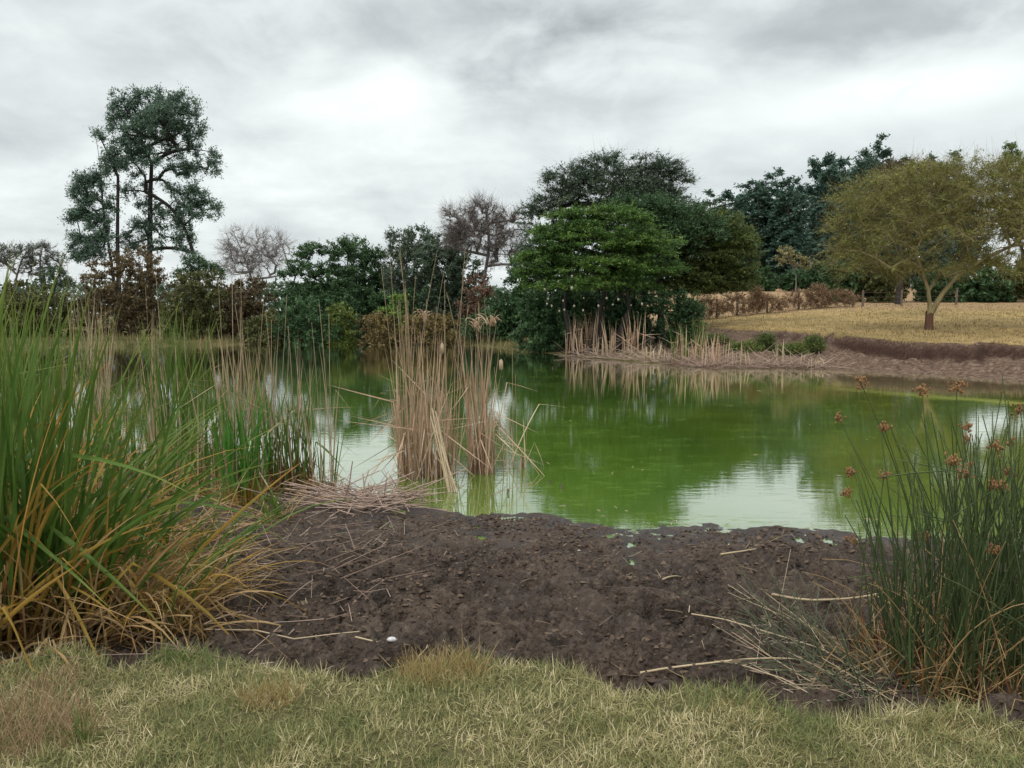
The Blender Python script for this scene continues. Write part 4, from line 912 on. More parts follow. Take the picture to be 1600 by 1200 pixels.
    # ---------- the dry reed stands in the middle of the pond
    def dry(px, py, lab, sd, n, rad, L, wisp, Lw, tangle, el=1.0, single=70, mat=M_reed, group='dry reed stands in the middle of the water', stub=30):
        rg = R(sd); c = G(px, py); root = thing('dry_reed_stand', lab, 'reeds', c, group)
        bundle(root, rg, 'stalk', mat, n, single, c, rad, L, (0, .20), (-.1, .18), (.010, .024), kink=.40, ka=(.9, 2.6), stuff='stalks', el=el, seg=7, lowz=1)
        if wisp: bundle(root, rg, 'thin_stalk', M_reedg, wisp, wisp, c, rad * 1.0, Lw, (0, .12), (0, .14), (.010, .015), el=el, kind='tube', lowz=1)
        if tangle: bundle(root, rg, 'broken_stalk', M_straw, tangle, min(tangle, 40), c, rad * 1.05, (.8, 1.7), (.05, .42), (0, .3), (.010, .018), kink=.85, ka=(1.0, 2.4), el=el, stuff='broken_stalks', seg=7, lowz=1)
        if stub: bundle(root, rg, 'sheath', M_rust2, stub, 0, c, rad * .95, (.3, .75), (0, .12), (0, .2), (.016, .03), el=el, stuff='dark_sheaths', seg=4, lowz=1)
        return root
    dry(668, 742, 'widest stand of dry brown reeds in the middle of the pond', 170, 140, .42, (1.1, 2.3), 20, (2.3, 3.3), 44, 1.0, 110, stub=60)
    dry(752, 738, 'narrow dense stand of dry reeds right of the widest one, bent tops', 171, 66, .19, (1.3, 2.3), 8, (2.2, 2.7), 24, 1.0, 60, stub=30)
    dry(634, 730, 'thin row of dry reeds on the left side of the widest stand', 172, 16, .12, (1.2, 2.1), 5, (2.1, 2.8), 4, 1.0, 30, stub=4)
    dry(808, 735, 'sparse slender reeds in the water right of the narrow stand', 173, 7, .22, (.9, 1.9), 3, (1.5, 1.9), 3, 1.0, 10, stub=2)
    # bent tops and a fluffy seed head on the narrow stand
    rg = R(190); root = [o for o in COL.objects if o.get('label', '').startswith('narrow dense stand')][0]; ro = np.array(root.location)
    for (tx, ty, m_) in ((744, 512, 22), (768, 506, 30), (664, 498, 22)):
        q = PD(tx, ty, ro[1]) + rg.normal(size=(m_, 3)) * .025; nn = np.full(m_, 2.)
        pc = centre(q, rg.uniform(0, 6.28, m_), rg.uniform(.08, .26, m_), rg.uniform(.0, .5, m_), rg.uniform(1.0, 3.4, m_), nn, 0 * nn, 7)
        V, f, al = ribbon(pc, rg.uniform(.010, .018, m_), rg); emit(root, 'bent_top', V, f, al, rg.random(m_), M_reed, 4, 'bent_tops')
    for (tx, ty) in ((783, 570), (691, 545)):
        v, f = ico_rough(rg, .03, (1, 1, 3.2), .12); o = mk('seed_head', v, f, M_nest2, root, smooth=True); o.location = tuple(PD(tx, ty, ro[1] - .1) - ro)
    # ---------- far shore reeds
    def far(px, py, lab, sd, n, rad, L, mat, mat2=None, n2=0, L2=(1, 1)):
        rg = R(sd); c = G(px, py); root = thing('shore_reeds', lab, 'reeds', c, 'dry reeds along the far right shore')
        bundle(root, rg, 'stalk', mat, n, min(n, 40), c, rad, L, (0, .14), (0, .25), (.03, .055), kink=.3, el=1, stuff='stalks', seg=6, lowz=1)
        if n2: bundle(root, rg, 'leaf', mat2, n2, min(n2, 20), c, rad, L2, (0, .3), (0, .5), (.025, .045), stuff='leaves', seg=6, lowz=1)
        bundle(root, rg, 'litter', M_pink, int(n * .4), 0, c, rad * 1.5, (.6, 1.6), (.9, 1.6), (-.1, .4), (.02, .04), stuff='fallen_stalks', seg=5)
    far(915, 552, 'dense dry reeds at the left end of the far reed belt, below the dark shade', 180, 70, 1.1, (1.4, 2.5), M_reed)
    far(968, 553, 'thinner dry reeds in the far belt with one leaning stalk', 181, 26, .9, (1.0, 2.0), M_reed)
    far(992, 552, 'short dry reeds below the right side of the domed acacias', 182, 24, .5, (1.3, 2.2), M_reed)
    far(1075, 566, 'green and straw reeds at the middle of the far reed belt', 183, 34, .8, (.9, 1.8), M_reed, M_cat, 40, (1.0, 2.2))
    far(1115, 570, 'broken straw reeds right of the green far reeds', 184, 30, .7, (.6, 1.5), M_reed)
    far(1030, 562, 'collapsed pale reeds at the waterline of the far belt', 185, 30, .9, (.4, 1.0), M_straw)
    far(1165, 571, 'few short straw stalks on the muddy far shore', 186, 9, .5, (.6, 1.1), M_straw)
    far(1225, 568, 'last few reed stalks at the right end of the far belt', 187, 7, .5, (.6, 1.3), M_straw)
    far(1275, 572, 'low tangle of bleached twigs at the foot of the eroded bank', 188, 14, .7, (.2, .6), M_straw)
    far(945, 556, 'tilted dry reeds between the two taller stands of the far belt', 189, 16, .5, (.7, 1.6), M_straw)

M_nest2 = simple_mat('fluffy_seed_head', (0.32, 0.24, 0.16), (0.48, 0.38, 0.27), 60)
M_rust2 = blade_mat('brown_reed_bases', (0.10, 0.055, 0.04), (0.22, 0.12, 0.075), (0.34, 0.20, 0.12), (0.28, 0.15, 0.09), .1)
clumps()

# ---------- low green weeds on the far right bank
def weeds():
    for i, (px, py, w, h, lab) in enumerate([(1115, 533, 24, 8, 'low green weeds behind the far reeds'), (1196, 537, 14, 14, 'upright dark green weed clump left of the eroded bank'), (1165, 545, 30, 7, 'spreading low weeds on the far mud'),
                                             (1272, 540, 12, 12, 'green weed clump at the left end of the eroded bank'), (1240, 548, 24, 7, 'flat yellow-green weeds below the eroded bank')]):
        Y = G(px, py + h)[1]; 
        tree('green_weeds', lab, 'weeds', Y, px, [(px, py, w, h * .8)], (M_acb, M_acb, M_olv2, M_acb, M_olv2)[i], B_brn, 300 + i, nclus=60, ntw=5, tw=.28, nl=9, ll=.10, lw=.04, flat=1.4, trunk_r=.03, fork=.1, depth=.5, r_tip=.008)
    # reddish dry brush along the fence
    for i, (px, w, h, lab) in enumerate([(1105, 26, 15, 'at the left end of the fence'), (1150, 26, 16, 'around the second fence post'), (1200, 28, 13, 'in the middle of the fence'), (1255, 30, 15, 'right of the middle of the fence'), (1310, 30, 11, 'towards the yellow acacia'), (1075, 20, 12, 'beside the domed acacias'), (1180, 14, 20, 'as a taller tuft on the fence'), (1280, 16, 18, 'as a taller pale tuft on the fence')]):
        py = 494 - (px - 1090) * 0.085 - h
        tree('dry_brush', 'reddish dry brush ' + lab, 'brush', 53.5 + (px - 1082) * .02, px, [(px, py + h * .3, w, h)], M_brn3, B_brn, 320 + i, nclus=70, ntw=6, tw=.35, nl=5, ll=.12, lw=.05, flat=1.4, trunk_r=.03, fork=.1, depth=.4, r_tip=.008, bare=1, group='dry brush along the fence')
M_brn3 = leaf_mat('red_brown_brush', [(0.1, (0.163, 0.094, 0.050)), (0.6, (0.275, 0.175, 0.094)), (1, (0.400, 0.275, 0.150))])
weeds()

# ---------- right foreground bulrushes
def umbel(root, rg, p, r):
    V = []; Fc = []; off = 0
    n = 20; ax = rg.normal(size=3) * .6
    for i in range(n):
        d = rg.normal(size=3) + ax; d[2] = d[2] * .9 - .1; d /= np.linalg.norm(d); q = d * r * rg.uniform(.35, 1.0)
        v, f = frusta(np.array([[0., 0, 0]]), np.array([q]), np.array([.0009]), np.array([.0007]), 3); V.append(v); Fc.append(np.concatenate([f[:, [0, 1, 2]], f[:, [0, 2, 3]]]) + off); off += len(v)
        for k in range(2):
            v, f = ico_rough(rg, .0055, (1, 1, 1.7), .2); V.append(v + q + rg.normal(size=3) * .006); Fc.append(f + off); off += len(v)
    return mk('flower_head', np.concatenate(V) + p, np.concatenate(Fc), M_head, root)

def rushes():
    R = lambda s: np.random.default_rng(s)
    spec = [(1560, 1085, 'dense dark green bulrush clump at the right edge, brown flower heads on top', 95, .28, (.9, 1.75), 201), (1455, 1075, 'middle bulrush clump of the right foreground with many upright green stems', 62, .22, (.8, 1.45), 202),
            (1385, 1040, 'looser bulrush clump at the left side of the right foreground group', 24, .18, (.6, 1.2), 203), (1530, 1000, 'upright bulrush clump in the second row by the right edge', 90, .30, (.9, 1.5), 204), (1640, 1060, 'bulrush clump cut by the right edge of the picture', 90, .30, (1.0, 1.75), 205)]
    heads = 0
    for (px, py, lab, n, rad, L, sd) in spec:
        rg = R(sd); c = G(px, py); root = thing('bulrush_clump', lab, 'bulrushes', c, 'bulrushes in the right foreground')
        p = bundle(root, rg, 'stem', M_rush, n, 70, c, rad, L, (0, .32), (0, .38), (.007, .013), kind='tube', stuff='stems', kink=.08, seg=8)
        tips = p[:, -1] - np.array(root.location)
        for i in rg.permutation(n)[:(4 if sd in (201, 205) else 2)]:
            if p[i, -1, 2] > c[2] + .5: umbel(root, rg, tips[i], rg.uniform(.03, .045))
        bundle(root, rg, 'dead_stem', M_tan, int(n * .5), 25, c, rad * 1.2, (.35, 1.1), (.1, .9), (.1, 1.4), (.005, .009), kind='tube', kink=.35, stuff='dead_stems', seg=7)
        bundle(root, rg, 'thatch', M_tan, 110, 0, c, rad * 1.5, (.2, .6), (.5, 1.6), (-.2, .5), (.004, .009), stuff='fallen_thatch', seg=4)
        bundle(root, rg, 'sheath', M_rust, 40, 0, c, rad, (.15, .35), (0, .3), (0, .6), (.008, .014), stuff='rusty_sheaths', seg=4)
    # separate tall stems with heads whose tops are seen in front of the water
    rg = R(230); c = G(1480, 1060); root = thing('bulrush_clump', 'few extra-long bulrush stems leaning left and right over the water with brown heads', 'bulrushes', c, 'bulrushes in the right foreground')
    ends = [(1345, 598), (1495, 604), (1312, 655), (1590, 640), (1440, 610), (1503, 665), (1577, 735), (1443, 838), (1556, 862), (1330, 842), (1510, 735), (1380, 665), (1583, 690)]
    bases = [(1450, 1050), (1490, 1060), (1440, 1060), (1590, 1060), (1462, 1060), (1540, 1060), (1570, 1060), (1470, 1060), (1540, 1070), (1390, 1050), (1520, 1060), (1450, 1060), (1600, 1050)]
    C = []
    for (ex, ey), (bx, by) in zip(ends, bases):
        b = G(bx, by); e = PD(ex, ey, b[1] + rg.uniform(-.25, .35)); t = np.linspace(0, 1, 11)[:, None]
        out = np.array([0.0, 0.0, 0.10 * abs(e[0] - b[0])]); C.append(b + (e - b) * t + out * np.sin(pi * t) + np.array([(e[0] - b[0]) * -.15, 0, 0]) * np.sin(pi * t))
    C = np.array(C); V, f, al = tubes(C, np.full(len(C), .0042), 5, .5); emit(root, 'stem', V, f, al, rg.random(len(C)) * .6, M_rush, 20)
    for q in C: umbel(root, rg, q[-1] - np.array(root.location), rg.uniform(.032, .055))
    # low, fallen blue-green stems in front of the mud
    rg = R(231)
    for (px, py, lab, n, r_, az, sd) in [(1290, 1040, 'sprawling blue-green fallen stems at the left foot of the bulrushes', 75, .32, -pi / 2, 1), (1225, 985, 'thin fallen blue-green stems reaching out onto the mud', 38, .24, -pi / 2, 2), (1350, 1080, 'low bent stems along the turf edge below the bulrushes', 60, .28, -pi / 2, 3)]:
        rg = R(240 + sd); c = G(px, py); root = thing('sprawling_stems', lab, 'bulrushes', c, 'fallen bulrush stems')
        bundle(root, rg, 'stem', M_rushb, n, 50, c, r_, (.25, .75), (.3, 1.5), (-.1, .5), (.004, .007), kind='tube', az=az, azs=1.3, stuff='stems', seg=6)
        bundle(root, rg, 'dead_stem', M_straw, int(n * .28), 30, c, r_ * 1.1, (.25, .7), (.9, 1.6), (-.1, .3), (.004, .008), kind='tube', az=az, azs=1.3, stuff='dead_stems', seg=6)
        bundle(root, rg, 'thatch', M_pink, 70, 0, c, r_ * 1.4, (.1, .35), (1.1, 1.6), (-.1, .2), (.003, .006), stuff='fallen_thatch', seg=4)
rushes()

# ---------- straws and sticks lying on the mud
def lying(px_list, lab, w, mat, name='fallen_reed', cat='reed', lift=.012):
    pts = np.array([G(a, b) for a, b in px_list]); t = np.linspace(0, len(pts) - 1, 9 if len(pts) > 2 else 6)
    p = np.stack([np.interp(t, np.arange(len(pts)), pts[:, k]) for k in range(3)], -1)
    tf = np.linspace(0, 1, 80); xf = np.interp(tf, np.linspace(0, 1, len(p)), p[:, 0]); yf = np.interp(tf, np.linspace(0, 1, len(p)), p[:, 1]); hf = H(xf, yf, True)
    ks = np.array([hf[max(0, int(q * 79) - 9):int(q * 79) + 10].max() for q in np.linspace(0, 1, len(p))]); ks = np.convolve(np.pad(ks, 1, 'edge'), [.25, .5, .25], 'valid')
    q_ = np.linspace(0, 1, len(p)); ab = np.polyfit(q_, ks, 2 if len(p) > 6 else 1); fit = np.polyval(ab, q_); p[:, 2] = fit + .6 * (ks - fit).max() + w * .3
    o0 = p[0].copy(); V, f, al = tubes(p[None] - o0, np.array([w * .5]), 6, .6)
    o = mk(name, V[0], f, mat, None, {'along': al, 'tint': np.full(len(al), .6)}, smooth=True, loc=tuple(o0)); tag(o, lab, cat, 'stalks lying on the mud'); return o
M_stick = simple_mat('dark_twig', (0.07, 0.05, 0.04), (0.13, 0.10, 0.085))
lying([(1000, 1060), (1090, 1058), (1190, 1050), (1255, 1042)], 'longest pale straw stalk lying along the turf edge at lower right', .014, M_straw)
lying([(1080, 984), (1130, 992), (1200, 1010), (1280, 1032), (1340, 1060)], 'long straw stalk slanting from the mud down into the bulrushes', .010, M_straw)
lying([(1205, 958), (1260, 956), (1330, 950), (1380, 943)], 'thick pale reed stem lying level beside the bulrushes', .020, M_straw)
lying([(1125, 880), (1160, 873), (1192, 864)], 'pale stick lying on the far part of the mud, right of centre', .018, M_straw)
lying([(1034, 922), (1052, 908), (1067, 894)], 'short pale stick pointing up-slope in the middle of the mud', .016, M_straw)
lying([(955, 936), (1010, 950), (1060, 957), (1110, 968)], 'thin dark twig on the mud right of centre', .007, M_stick, 'fallen_twig', 'twig')
lying([(935, 990), (960, 975)], 'short dark twig lying in the middle of the mud', .011, M_stick, 'fallen_twig', 'twig')
lying([(320, 1004), (400, 1005), (460, 1018), (520, 1012), (562, 1009)], 'long straw stalk running from the cattails along the turf edge', .010, M_straw)
lying([(385, 938), (405, 934), (425, 922)], 'short straw bent over the mud beside the cattails', .007, M_straw)
lying([(320, 818), (370, 822), (410, 820)], 'pale stalk lying on the mud between the two groups of cattails', .009, M_straw)
lying([(1125, 1067), (1160, 1062), (1230, 1080), (1262, 1100)], 'kinked pale stalk lying at the foot of the fallen green stems', .009, M_straw)
lying([(1235, 872), (1215, 980)], 'hair-thin grey stalk standing against the mud left of the bulrushes', .004, M_straw)
lying([(556, 1022), (590, 1030)], 'short bleached chip of reed beside the white stone', .012, M_straw)

# white stone
M_stone = simple_mat('pale_stone', (0.42, 0.40, 0.40), (0.62, 0.60, 0.60), 40)
def stone(px, py, r, lab, mat=None):
    rg = np.random.default_rng(int(px)); c = G(px, py); v, f = ico_rough(rg, r, (1.3, .9, .6), .22)
    o = mk('stone', v, f, mat or M_stone, loc=(c[0], c[1], float(H(np.array([c[0]]), np.array([c[1]]), True)[0]) + r * .35)); tag(o, lab, 'stone')
    md = o.modifiers.new('sub', 'SUBSURF'); md.levels = 2; md.render_levels = 2; md.subdivision_type = 'CATMULL_CLARK'
stone(612, 1020, .034, 'whitish stone half sunk in the dark mud at the turf edge')
stone(866, 955, .018, 'tiny pale stone in the middle of the mud')
stone(905, 862, .014, 'tiny pale stone on the upper mud', )

# reed pile where the middle stand meets the mud
def pile():
    rg = np.random.default_rng(77); c = G(585, 790)
    root = thing('reed_pile', 'heap of weathered pinkish reed stalks on the mud at the foot of the middle reeds', 'reed pile', c)
    n = 170; bx = c[0] + rg.normal(-.1, .38, n); by = c[1] + rg.normal(0, .22, n); az = pi / 2 + rg.normal(0, .8, n) + (rg.random(n) < .5) * pi
    L = rg.uniform(.2, .85, n); p = centre(np.stack([bx, by, np.full(n, .03) + rg.uniform(0, .10, n)], -1), az, L, rg.uniform(1.15, 1.62, n), rg.uniform(-.05, .15, n), np.full(n, 2.), np.zeros(n), 5)
    p = floor_clamp(p); V, f, al = tubes(p, rg.uniform(.004, .009, n), 5, .8); emit(root, 'stalk', V, f, al, rg.random(n), M_pink, 80, 'stalks')
    n = 26; p = centre(np.stack([c[0] + rg.normal(0, .4, n), c[1] + rg.normal(.1, .2, n), np.full(n, 0.)], -1), rg.uniform(0, 6.28, n), rg.uniform(.15, .5, n), rg.uniform(0, .9, n), rg.uniform(0, .3, n), np.full(n, 2.), np.zeros(n), 4)
    V, f, al = tubes(floor_clamp(p, 0), rg.uniform(.005, .010, n), 5, .8); emit(root, 'stub', V, f, al, rg.random(n), M_pink, 26)
pile()

# the thick pale sheaf leaning from the middle stand onto the mud
rg = np.random.default_rng(78); a = P(668, 700, .45); a[1] = 10.2; b = G(705, 770); root = thing('leaning_sheaf', 'pale sheaf of stalks leaning down from the widest reed stand to the mud', 'reeds', b)
C = []
for i in range(7):
    e = np.array([b[0] - .25 + rg.normal(0, .05), b[1] + .35 + rg.normal(0, .04), .85 + rg.uniform(-.1, .2)]); s0 = b + np.array([rg.normal(0, .03), rg.normal(0, .03), 0]); t = np.linspace(0, 1, 6)[:, None]; C.append(s0 + (e - s0) * t)
V, f, al = tubes(np.array(C), np.full(7, .011), 6, .7); emit(root, 'stalk', V, f, al, rg.random(7), M_straw, 7)

# litter of short straws: one object for the mud by the cattails, one for the open mud
def litter(name, lab, n, fx, fy, L, w, mat, seed):
    rg = np.random.default_rng(seed); bx = fx(rg, n); by = fy(rg, n, bx); ok = (sdf(bx, by) > -0.3) & (by > edgeY(bx) + .05); bx = bx[ok]; by = by[ok]; n = len(bx)
    p = centre(np.stack([bx, by, H(bx, by, True) + .03], -1), rg.uniform(0, 6.28, n), rg.uniform(*L, n), rg.uniform(1.2, 1.6, n), rg.uniform(-.1, .3, n), np.full(n, 2.), np.zeros(n), 4)
    V, f, al = tubes(floor_clamp(p, .015), rg.uniform(*w, n), 3, .7); nv = V.shape[1]
    o = mk(name, V.reshape(-1, 3), (f[None] + (np.arange(n) * nv)[:, None, None]).reshape(-1, 4), mat, None, {'along': np.tile(al, n), 'tint': np.repeat(rg.random(n), nv)}); tag(o, lab, 'litter', kind='stuff')
litter('reed_litter', 'scattered short straws and broken reed bits on the mud by the cattails', 900, lambda r, n: r.uniform(-6, -1.0, n), lambda r, n, x: 6.0 + r.normal(0, 1.6, n) , (.08, .45), (.0025, .005), M_pink, 1)
litter('straw_bits', 'sparse tiny straw bits scattered over the open mud', 260, lambda r, n: r.uniform(-2.5, 4.5, n), lambda r, n, x: r.uniform(3.6, 8.2, n), (.03, .16), (.0015, .003), M_straw, 2)

def far_litter():
    rg = np.random.default_rng(9); n = 420; px = rg.uniform(900, 1300, n); S = []
    base = np.array([P(a, np.interp(a, [880, 960, 1050, 1120, 1200, 1300], [556, 563, 571, 576, 575, 577]), 0) for a in px]); bx = base[:, 0]; by = base[:, 1] + np.abs(rg.normal(0, .9, n)) * np.where(px > 1150, .6, 1)
    p = centre(np.stack([bx, by, np.maximum(H(bx, by), 0) + .03], -1), rg.uniform(0, 6.28, n), rg.uniform(.4, 1.5, n), rg.uniform(.9, 1.6, n), rg.uniform(-.1, .3, n), np.full(n, 2.), np.zeros(n), 4)
    V, f, al = tubes(floor_clamp(p, .02), rg.uniform(.007, .015, n), 3, .7); nv = V.shape[1]
    o = mk('reed_litter', V.reshape(-1, 3), (f[None] + (np.arange(n) * nv)[:, None, None]).reshape(-1, 4), M_pink, None, {'along': np.tile(al, n), 'tint': np.repeat(rg.random(n), nv)}); tag(o, 'tangle of collapsed pale reeds along the far right waterline', 'litter', kind='stuff')
far_litter()

def floating():
    rg = np.random.default_rng(52); n = 70; q = np.array([P(a, b, 0.0) for a, b in zip(rg.uniform(540, 1380, n), 830 - 260 * rg.random(n) ** 2.2)]); q = q[sdf(q[:, 0], q[:, 1]) < -.08]; n = len(q)
    q[:, 2] = .004; L = rg.uniform(.02, .10, n) * (1 + q[:, 1] * .03); pc = centre(q, rg.uniform(0, 6.28, n), L, np.full(n, 1.55), rg.uniform(-.03, .03, n), np.full(n, 2.), np.zeros(n), 3); pc[..., 2] = .005
    V, f, al = tubes(pc, rg.uniform(.0015, .0035, n), 4, .7); nv = V.shape[1]
    o = mk('floating_bits', V.reshape(-1, 3), (f[None] + (np.arange(n) * nv)[:, None, None]).reshape(-1, 4), M_straw, None, {'along': np.tile(al, n), 'tint': np.repeat(rg.random(n), nv)}); tag(o, 'small straw bits floating on the green water near the shore', 'debris', kind='stuff')
    for (px, py, h, lab) in [(858, 760, .05, 'dark stub poking from the shallow water, left of its pair'), (876, 768, .06, 'dark stub poking from the shallow water, right of its pair'), (793, 776, .06, 'dark stub in the shallow water right of the narrow reed stand')]:
        c = P(px, py, -.04); v, f = frusta(np.array([[0., 0, 0]]), np.array([[.01, 0, h + .04]]), np.array([.013]), np.array([.010]), 6); f = np.concatenate([f, [[6, 7, 8, 9], [6, 9, 10, 11]]])
        tag(mk('reed_stub', v, f, M_stick, loc=tuple(c)), lab, 'stub')
floating()

# ---------- clods of mud
def clods():
    rg = np.random.default_rng(31); n = 42000; x = rg.uniform(-4.2, 4.8, n); y = rg.uniform(3.6, 8.4, n)
    k = (sdf(x, y) > .12) & (y > edgeY(x) + .02) & (rg.random(n) < .12 + .88 * sstep(.42, .58, fbm(x * 1.7, y * 1.7, 55))); x = x[k]; y = y[k]; n = len(x)
    zz = H(x, y, True); r = .005 + .019 * rg.random(n) ** 2.6
    v0 = np.array([(1, 0, 0), (0, 1, 0), (-1, 0, 0), (0, -1, 0), (0, 0, 1), (0, 0, -1)], float); f = np.array([(0, 1, 4), (1, 2, 4), (2, 3, 4), (3, 0, 4), (1, 0, 5), (2, 1, 5), (3, 2, 5), (0, 3, 5)])
    V = v0[None] + rg.uniform(-.42, .42, (n, 6, 3)); a = rg.uniform(0, 6.28, n); ca, sa = np.cos(a)[:, None], np.sin(a)[:, None]
    V = np.stack([V[..., 0] * ca - V[..., 1] * sa, V[..., 0] * sa + V[..., 1] * ca, V[..., 2] * .65], -1) * r[:, None, None] * rg.uniform(.7, 1.5, (n, 1, 3)) + np.stack([x, y, zz + r * .15], -1)[:, None]
    o = mk('mud_clods', V.reshape(-1, 3), (f[None] + (np.arange(n) * 6)[:, None, None]).reshape(-1, 3), M_clod, None, {'tint': np.repeat(np.clip(rg.normal(.45, .25, n), 0, 1), 6)}); tag(o, 'crumbled dark clods of mud scattered over the trampled shore', 'mud clods', kind='stuff')
M_clod = leaf_mat('mud_clod', [(0.0, (0.030, 0.021, 0.017)), (0.5, (0.071, 0.049, 0.036)), (1.0, (0.162, 0.117, 0.084))], 0.0, .95, .15)
clods()

# ---------- turf
M_grass = leaf_mat('turf_blades', [(0.0, (0.125, 0.155, 0.050)), (0.35, (0.205, 0.210, 0.078)), (0.65, (0.32, 0.285, 0.125)), (0.85, (0.46, 0.39, 0.20)), (1.0, (0.62, 0.53, 0.33))], .3, .6, .25)
M_golden = blade_mat('golden_tuft', (0.20, 0.15, 0.05), (0.34, 0.24, 0.09), (0.46, 0.33, 0.14), (0.50, 0.38, 0.18), .25)
M_browntuft = blade_mat('brown_tuft', (0.20, 0.13, 0.06), (0.34, 0.22, 0.12), (0.44, 0.30, 0.18), (0.50, 0.36, 0.23), .25)

def turf():
    rg = np.random.default_rng(8); n = 200000
    y = 2.0 + 3.2 * rg.random(n) ** 1.0; x = rg.uniform(-1, 1, n) * (.8 + y * .82)
    e = edgeY(x); k = (y < e + .10 + .10 * (rg.random(n) - .5)) & (rg.random(n) < np.clip(1.1 - .15 * (y - 2), .3, 1)); x = x[k]; y = y[k]; n = len(x)
    pat = fbm(x * 2.3, y * 2.3, 91, 4); pat2 = fbm(x * 7, y * 7, 95, 3); hgt = .6 + .9 * fbm(x * 4, y * 4, 93, 3)
    z = H(x, y); az = rg.uniform(0, 2 * pi, n); L = rg.uniform(.025, .075, n) * hgt * (1 + .5 * sstep(.1, .0, e - y if False else (edgeY(x) - y)))
    lean = rg.uniform(.25, 1.5, n); p = centre(np.stack([x, y, z - .004], -1), az, L, lean, rg.uniform(-.3, 1.1, n), np.full(n, 2.), np.zeros(n), 2)
    p[..., 2] += (rg.random(n) * .022 * hgt)[:, None]
    s = np.stack([np.cos(az), -np.sin(az), rg.uniform(-.4, .4, n)], -1); w = rg.uniform(.0010, .0023, n)[:, None]
    V = np.stack([p[:, 0] - s * w, p[:, 0] + s * w, p[:, 1] + s * w * .8, p[:, 1] - s * w * .8, p[:, 2]], 1)
    f = np.array([(0, 1, 2), (0, 2, 3), (3, 2, 4)]); ti = np.clip(rg.normal(.46, .28, n) + (pat - .5) * 1.0 + (pat2 - .5) * .8, 0, 1)
    o = mk('turf_grass', V.reshape(-1, 3), (f[None] + (np.arange(n) * 5)[:, None, None]).reshape(-1, 3), M_grass, None, {'tint': np.repeat(ti, 5)}); tag(o, 'short matted turf grass with pale dry tips on the near bank', 'grass', kind='stuff')
turf()

def tufts():
    R = lambda s: np.random.default_rng(s)
    for i, (px, py, lab, mat, n, rad, L, w) in enumerate([
        (690, 1060, 'golden dry grass tuft standing up at the turf edge in the centre', M_golden, 420, .18, (.09, .21), (.002, .004)),
        (420, 1100, 'low golden-green grass tuft in the turf left of centre', M_golden, 220, .11, (.07, .17), (.002, .004)),
        (40, 1150, 'large brown dry grass tuft in the lower left corner', M_browntuft, 560, .24, (.10, .26), (.002, .004)),
        (95, 1075, 'brown dry grass wisps behind the lower left tuft', M_browntuft, 120, .12, (.08, .20), (.002, .004)),
        (128, 1165, 'small green grass blades beside the lower left brown tuft', M_cat, 28, .04, (.10, .22), (.003, .006)),
        (275, 1035, 'leafy green weeds at the turf edge below the cattails', M_cat, 70, .10, (.04, .09), (.004, .007)),
        (90, 1045, 'grey-green creeping weeds at the turf edge below the left cattails', M_cat, 110, .16, (.03, .08), (.004, .007)),
        (1165, 1120, 'pale dry grass tuft at the turf edge below the fallen stems', M_golden, 90, .12, (.04, .10), (.002, .004)),
        (1480, 1150, 'straw-coloured grass tuft at the foot of the bulrushes', M_golden, 120, .16, (.05, .12), (.002, .004))]):
        rg = R(400 + i); c = G(px, py); root = thing('grass_tuft', lab, 'grass tuft', c, 'grass tufts on the near bank')
        bundle(root, rg, 'blade', mat, n, 0, c, rad, L, (0, .75), (0, .9), w, stuff='blades', seg=4, el=1.2)
tufts()

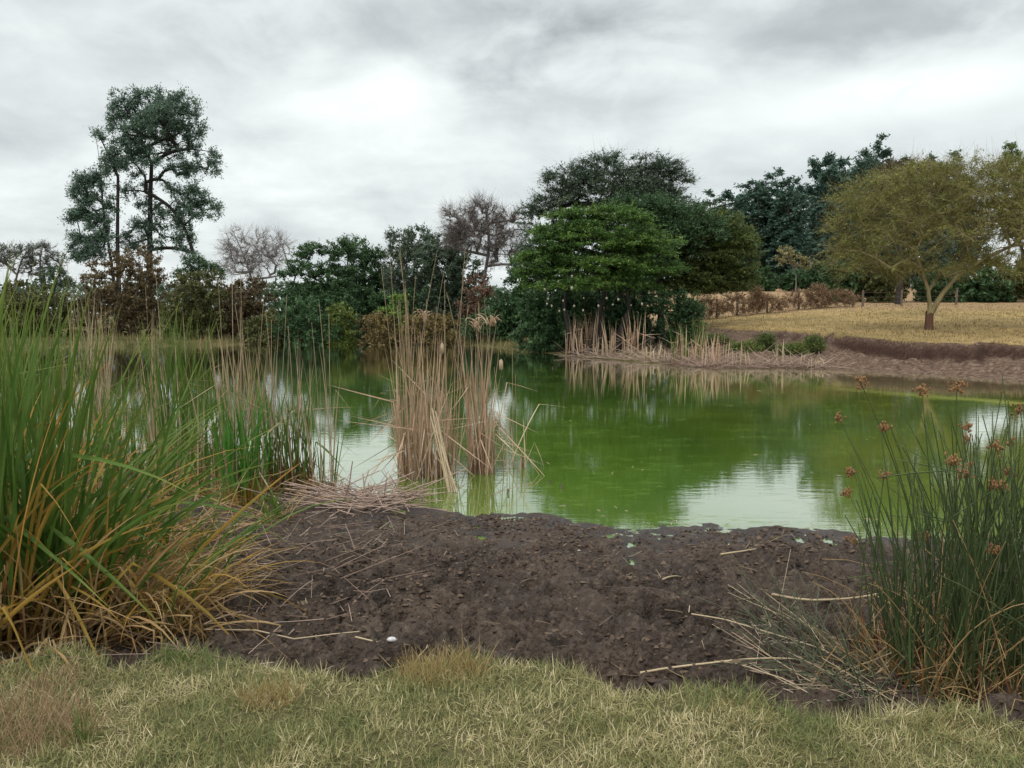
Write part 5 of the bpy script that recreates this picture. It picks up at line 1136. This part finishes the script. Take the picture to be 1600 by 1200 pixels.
# ---------- dry tussocks of the far pasture
def pasture_grass():
    rg = np.random.default_rng(66); n = 42000; x = rg.uniform(8, 46, n); y = 28 + 34 * rg.random(n) ** 1.3; k = (y > lipY(x) + .15) & (x > 9.5 + (y - 40) * .06); x = x[k]; y = y[k]; n = len(x)
    z = H(x, y, True); az = rg.uniform(0, 6.28, n); L = rg.uniform(.05, .16, n) * (.5 + fbm(x * .8, y * .8, 7)); le = rg.uniform(.1, 1.2, n)
    tip = np.stack([x + L * np.sin(le) * np.sin(az), y + L * np.sin(le) * np.cos(az), z + L * np.cos(le)], -1); s = np.stack([np.cos(az), -np.sin(az), 0 * az], -1) * rg.uniform(.012, .03, n)[:, None]; b = np.stack([x, y, z - .01], -1)
    V = np.stack([b - s, b + s, tip], 1).reshape(-1, 3); ti = np.clip(rg.normal(.5, .22, n) + (fbm(x * .5, y * .5, 19) - .5) * 1.2, 0, 1)
    o = mk('pasture_grass', V, np.arange(len(V)).reshape(-1, 3), M_pgrass, None, {'tint': np.repeat(ti, 3)}); tag(o, 'short golden dry grass covering the sloping field on the right', 'grass', kind='stuff')
M_pgrass = leaf_mat('golden_pasture_blades', [(0.0, (0.148, 0.114, 0.043)), (0.5, (0.312, 0.228, 0.111)), (1.0, (0.437, 0.334, 0.187))], .25)
pasture_grass()

def bank_grass():
    """rough tan grass and weeds on the left and middle far bank"""
    rg = np.random.default_rng(67); n = 26000; x = rg.uniform(-48, 9, n); y = 44 + 16 * rg.random(n); d = sdf(x, y); k = (d > -.1) & (d < 7); x = x[k]; y = y[k]; n = len(x)
    z = np.maximum(H(x, y), 0); az = rg.uniform(0, 6.28, n); L = rg.uniform(.15, .75, n) * (.4 + fbm(x * .4, y * .4, 7)); le = rg.uniform(0, .9, n)
    tip = np.stack([x + L * np.sin(le) * np.sin(az), y + L * np.sin(le) * np.cos(az), z + L * np.cos(le)], -1); s = np.stack([np.cos(az), -np.sin(az), 0 * az], -1) * rg.uniform(.012, .03, n)[:, None]; b = np.stack([x, y, z - .02], -1)
    V = np.stack([b - s, b + s, tip], 1).reshape(-1, 3); ti = np.clip(rg.normal(.5, .2, n) + (fbm(x * .25, y * .25, 19) - .5) * 1.6, 0, 1)
    o = mk('bank_grass', V, np.arange(len(V)).reshape(-1, 3), M_bgrass, None, {'tint': np.repeat(ti, 3)}); tag(o, 'rough olive and tan grass along the far bank under the trees', 'grass', kind='stuff')
M_bgrass = leaf_mat('bank_blades', [(0.0, (0.06, 0.085, 0.025)), (0.5, (0.13, 0.125, 0.045)), (1.0, (0.30, 0.23, 0.10))], .25)
bank_grass()
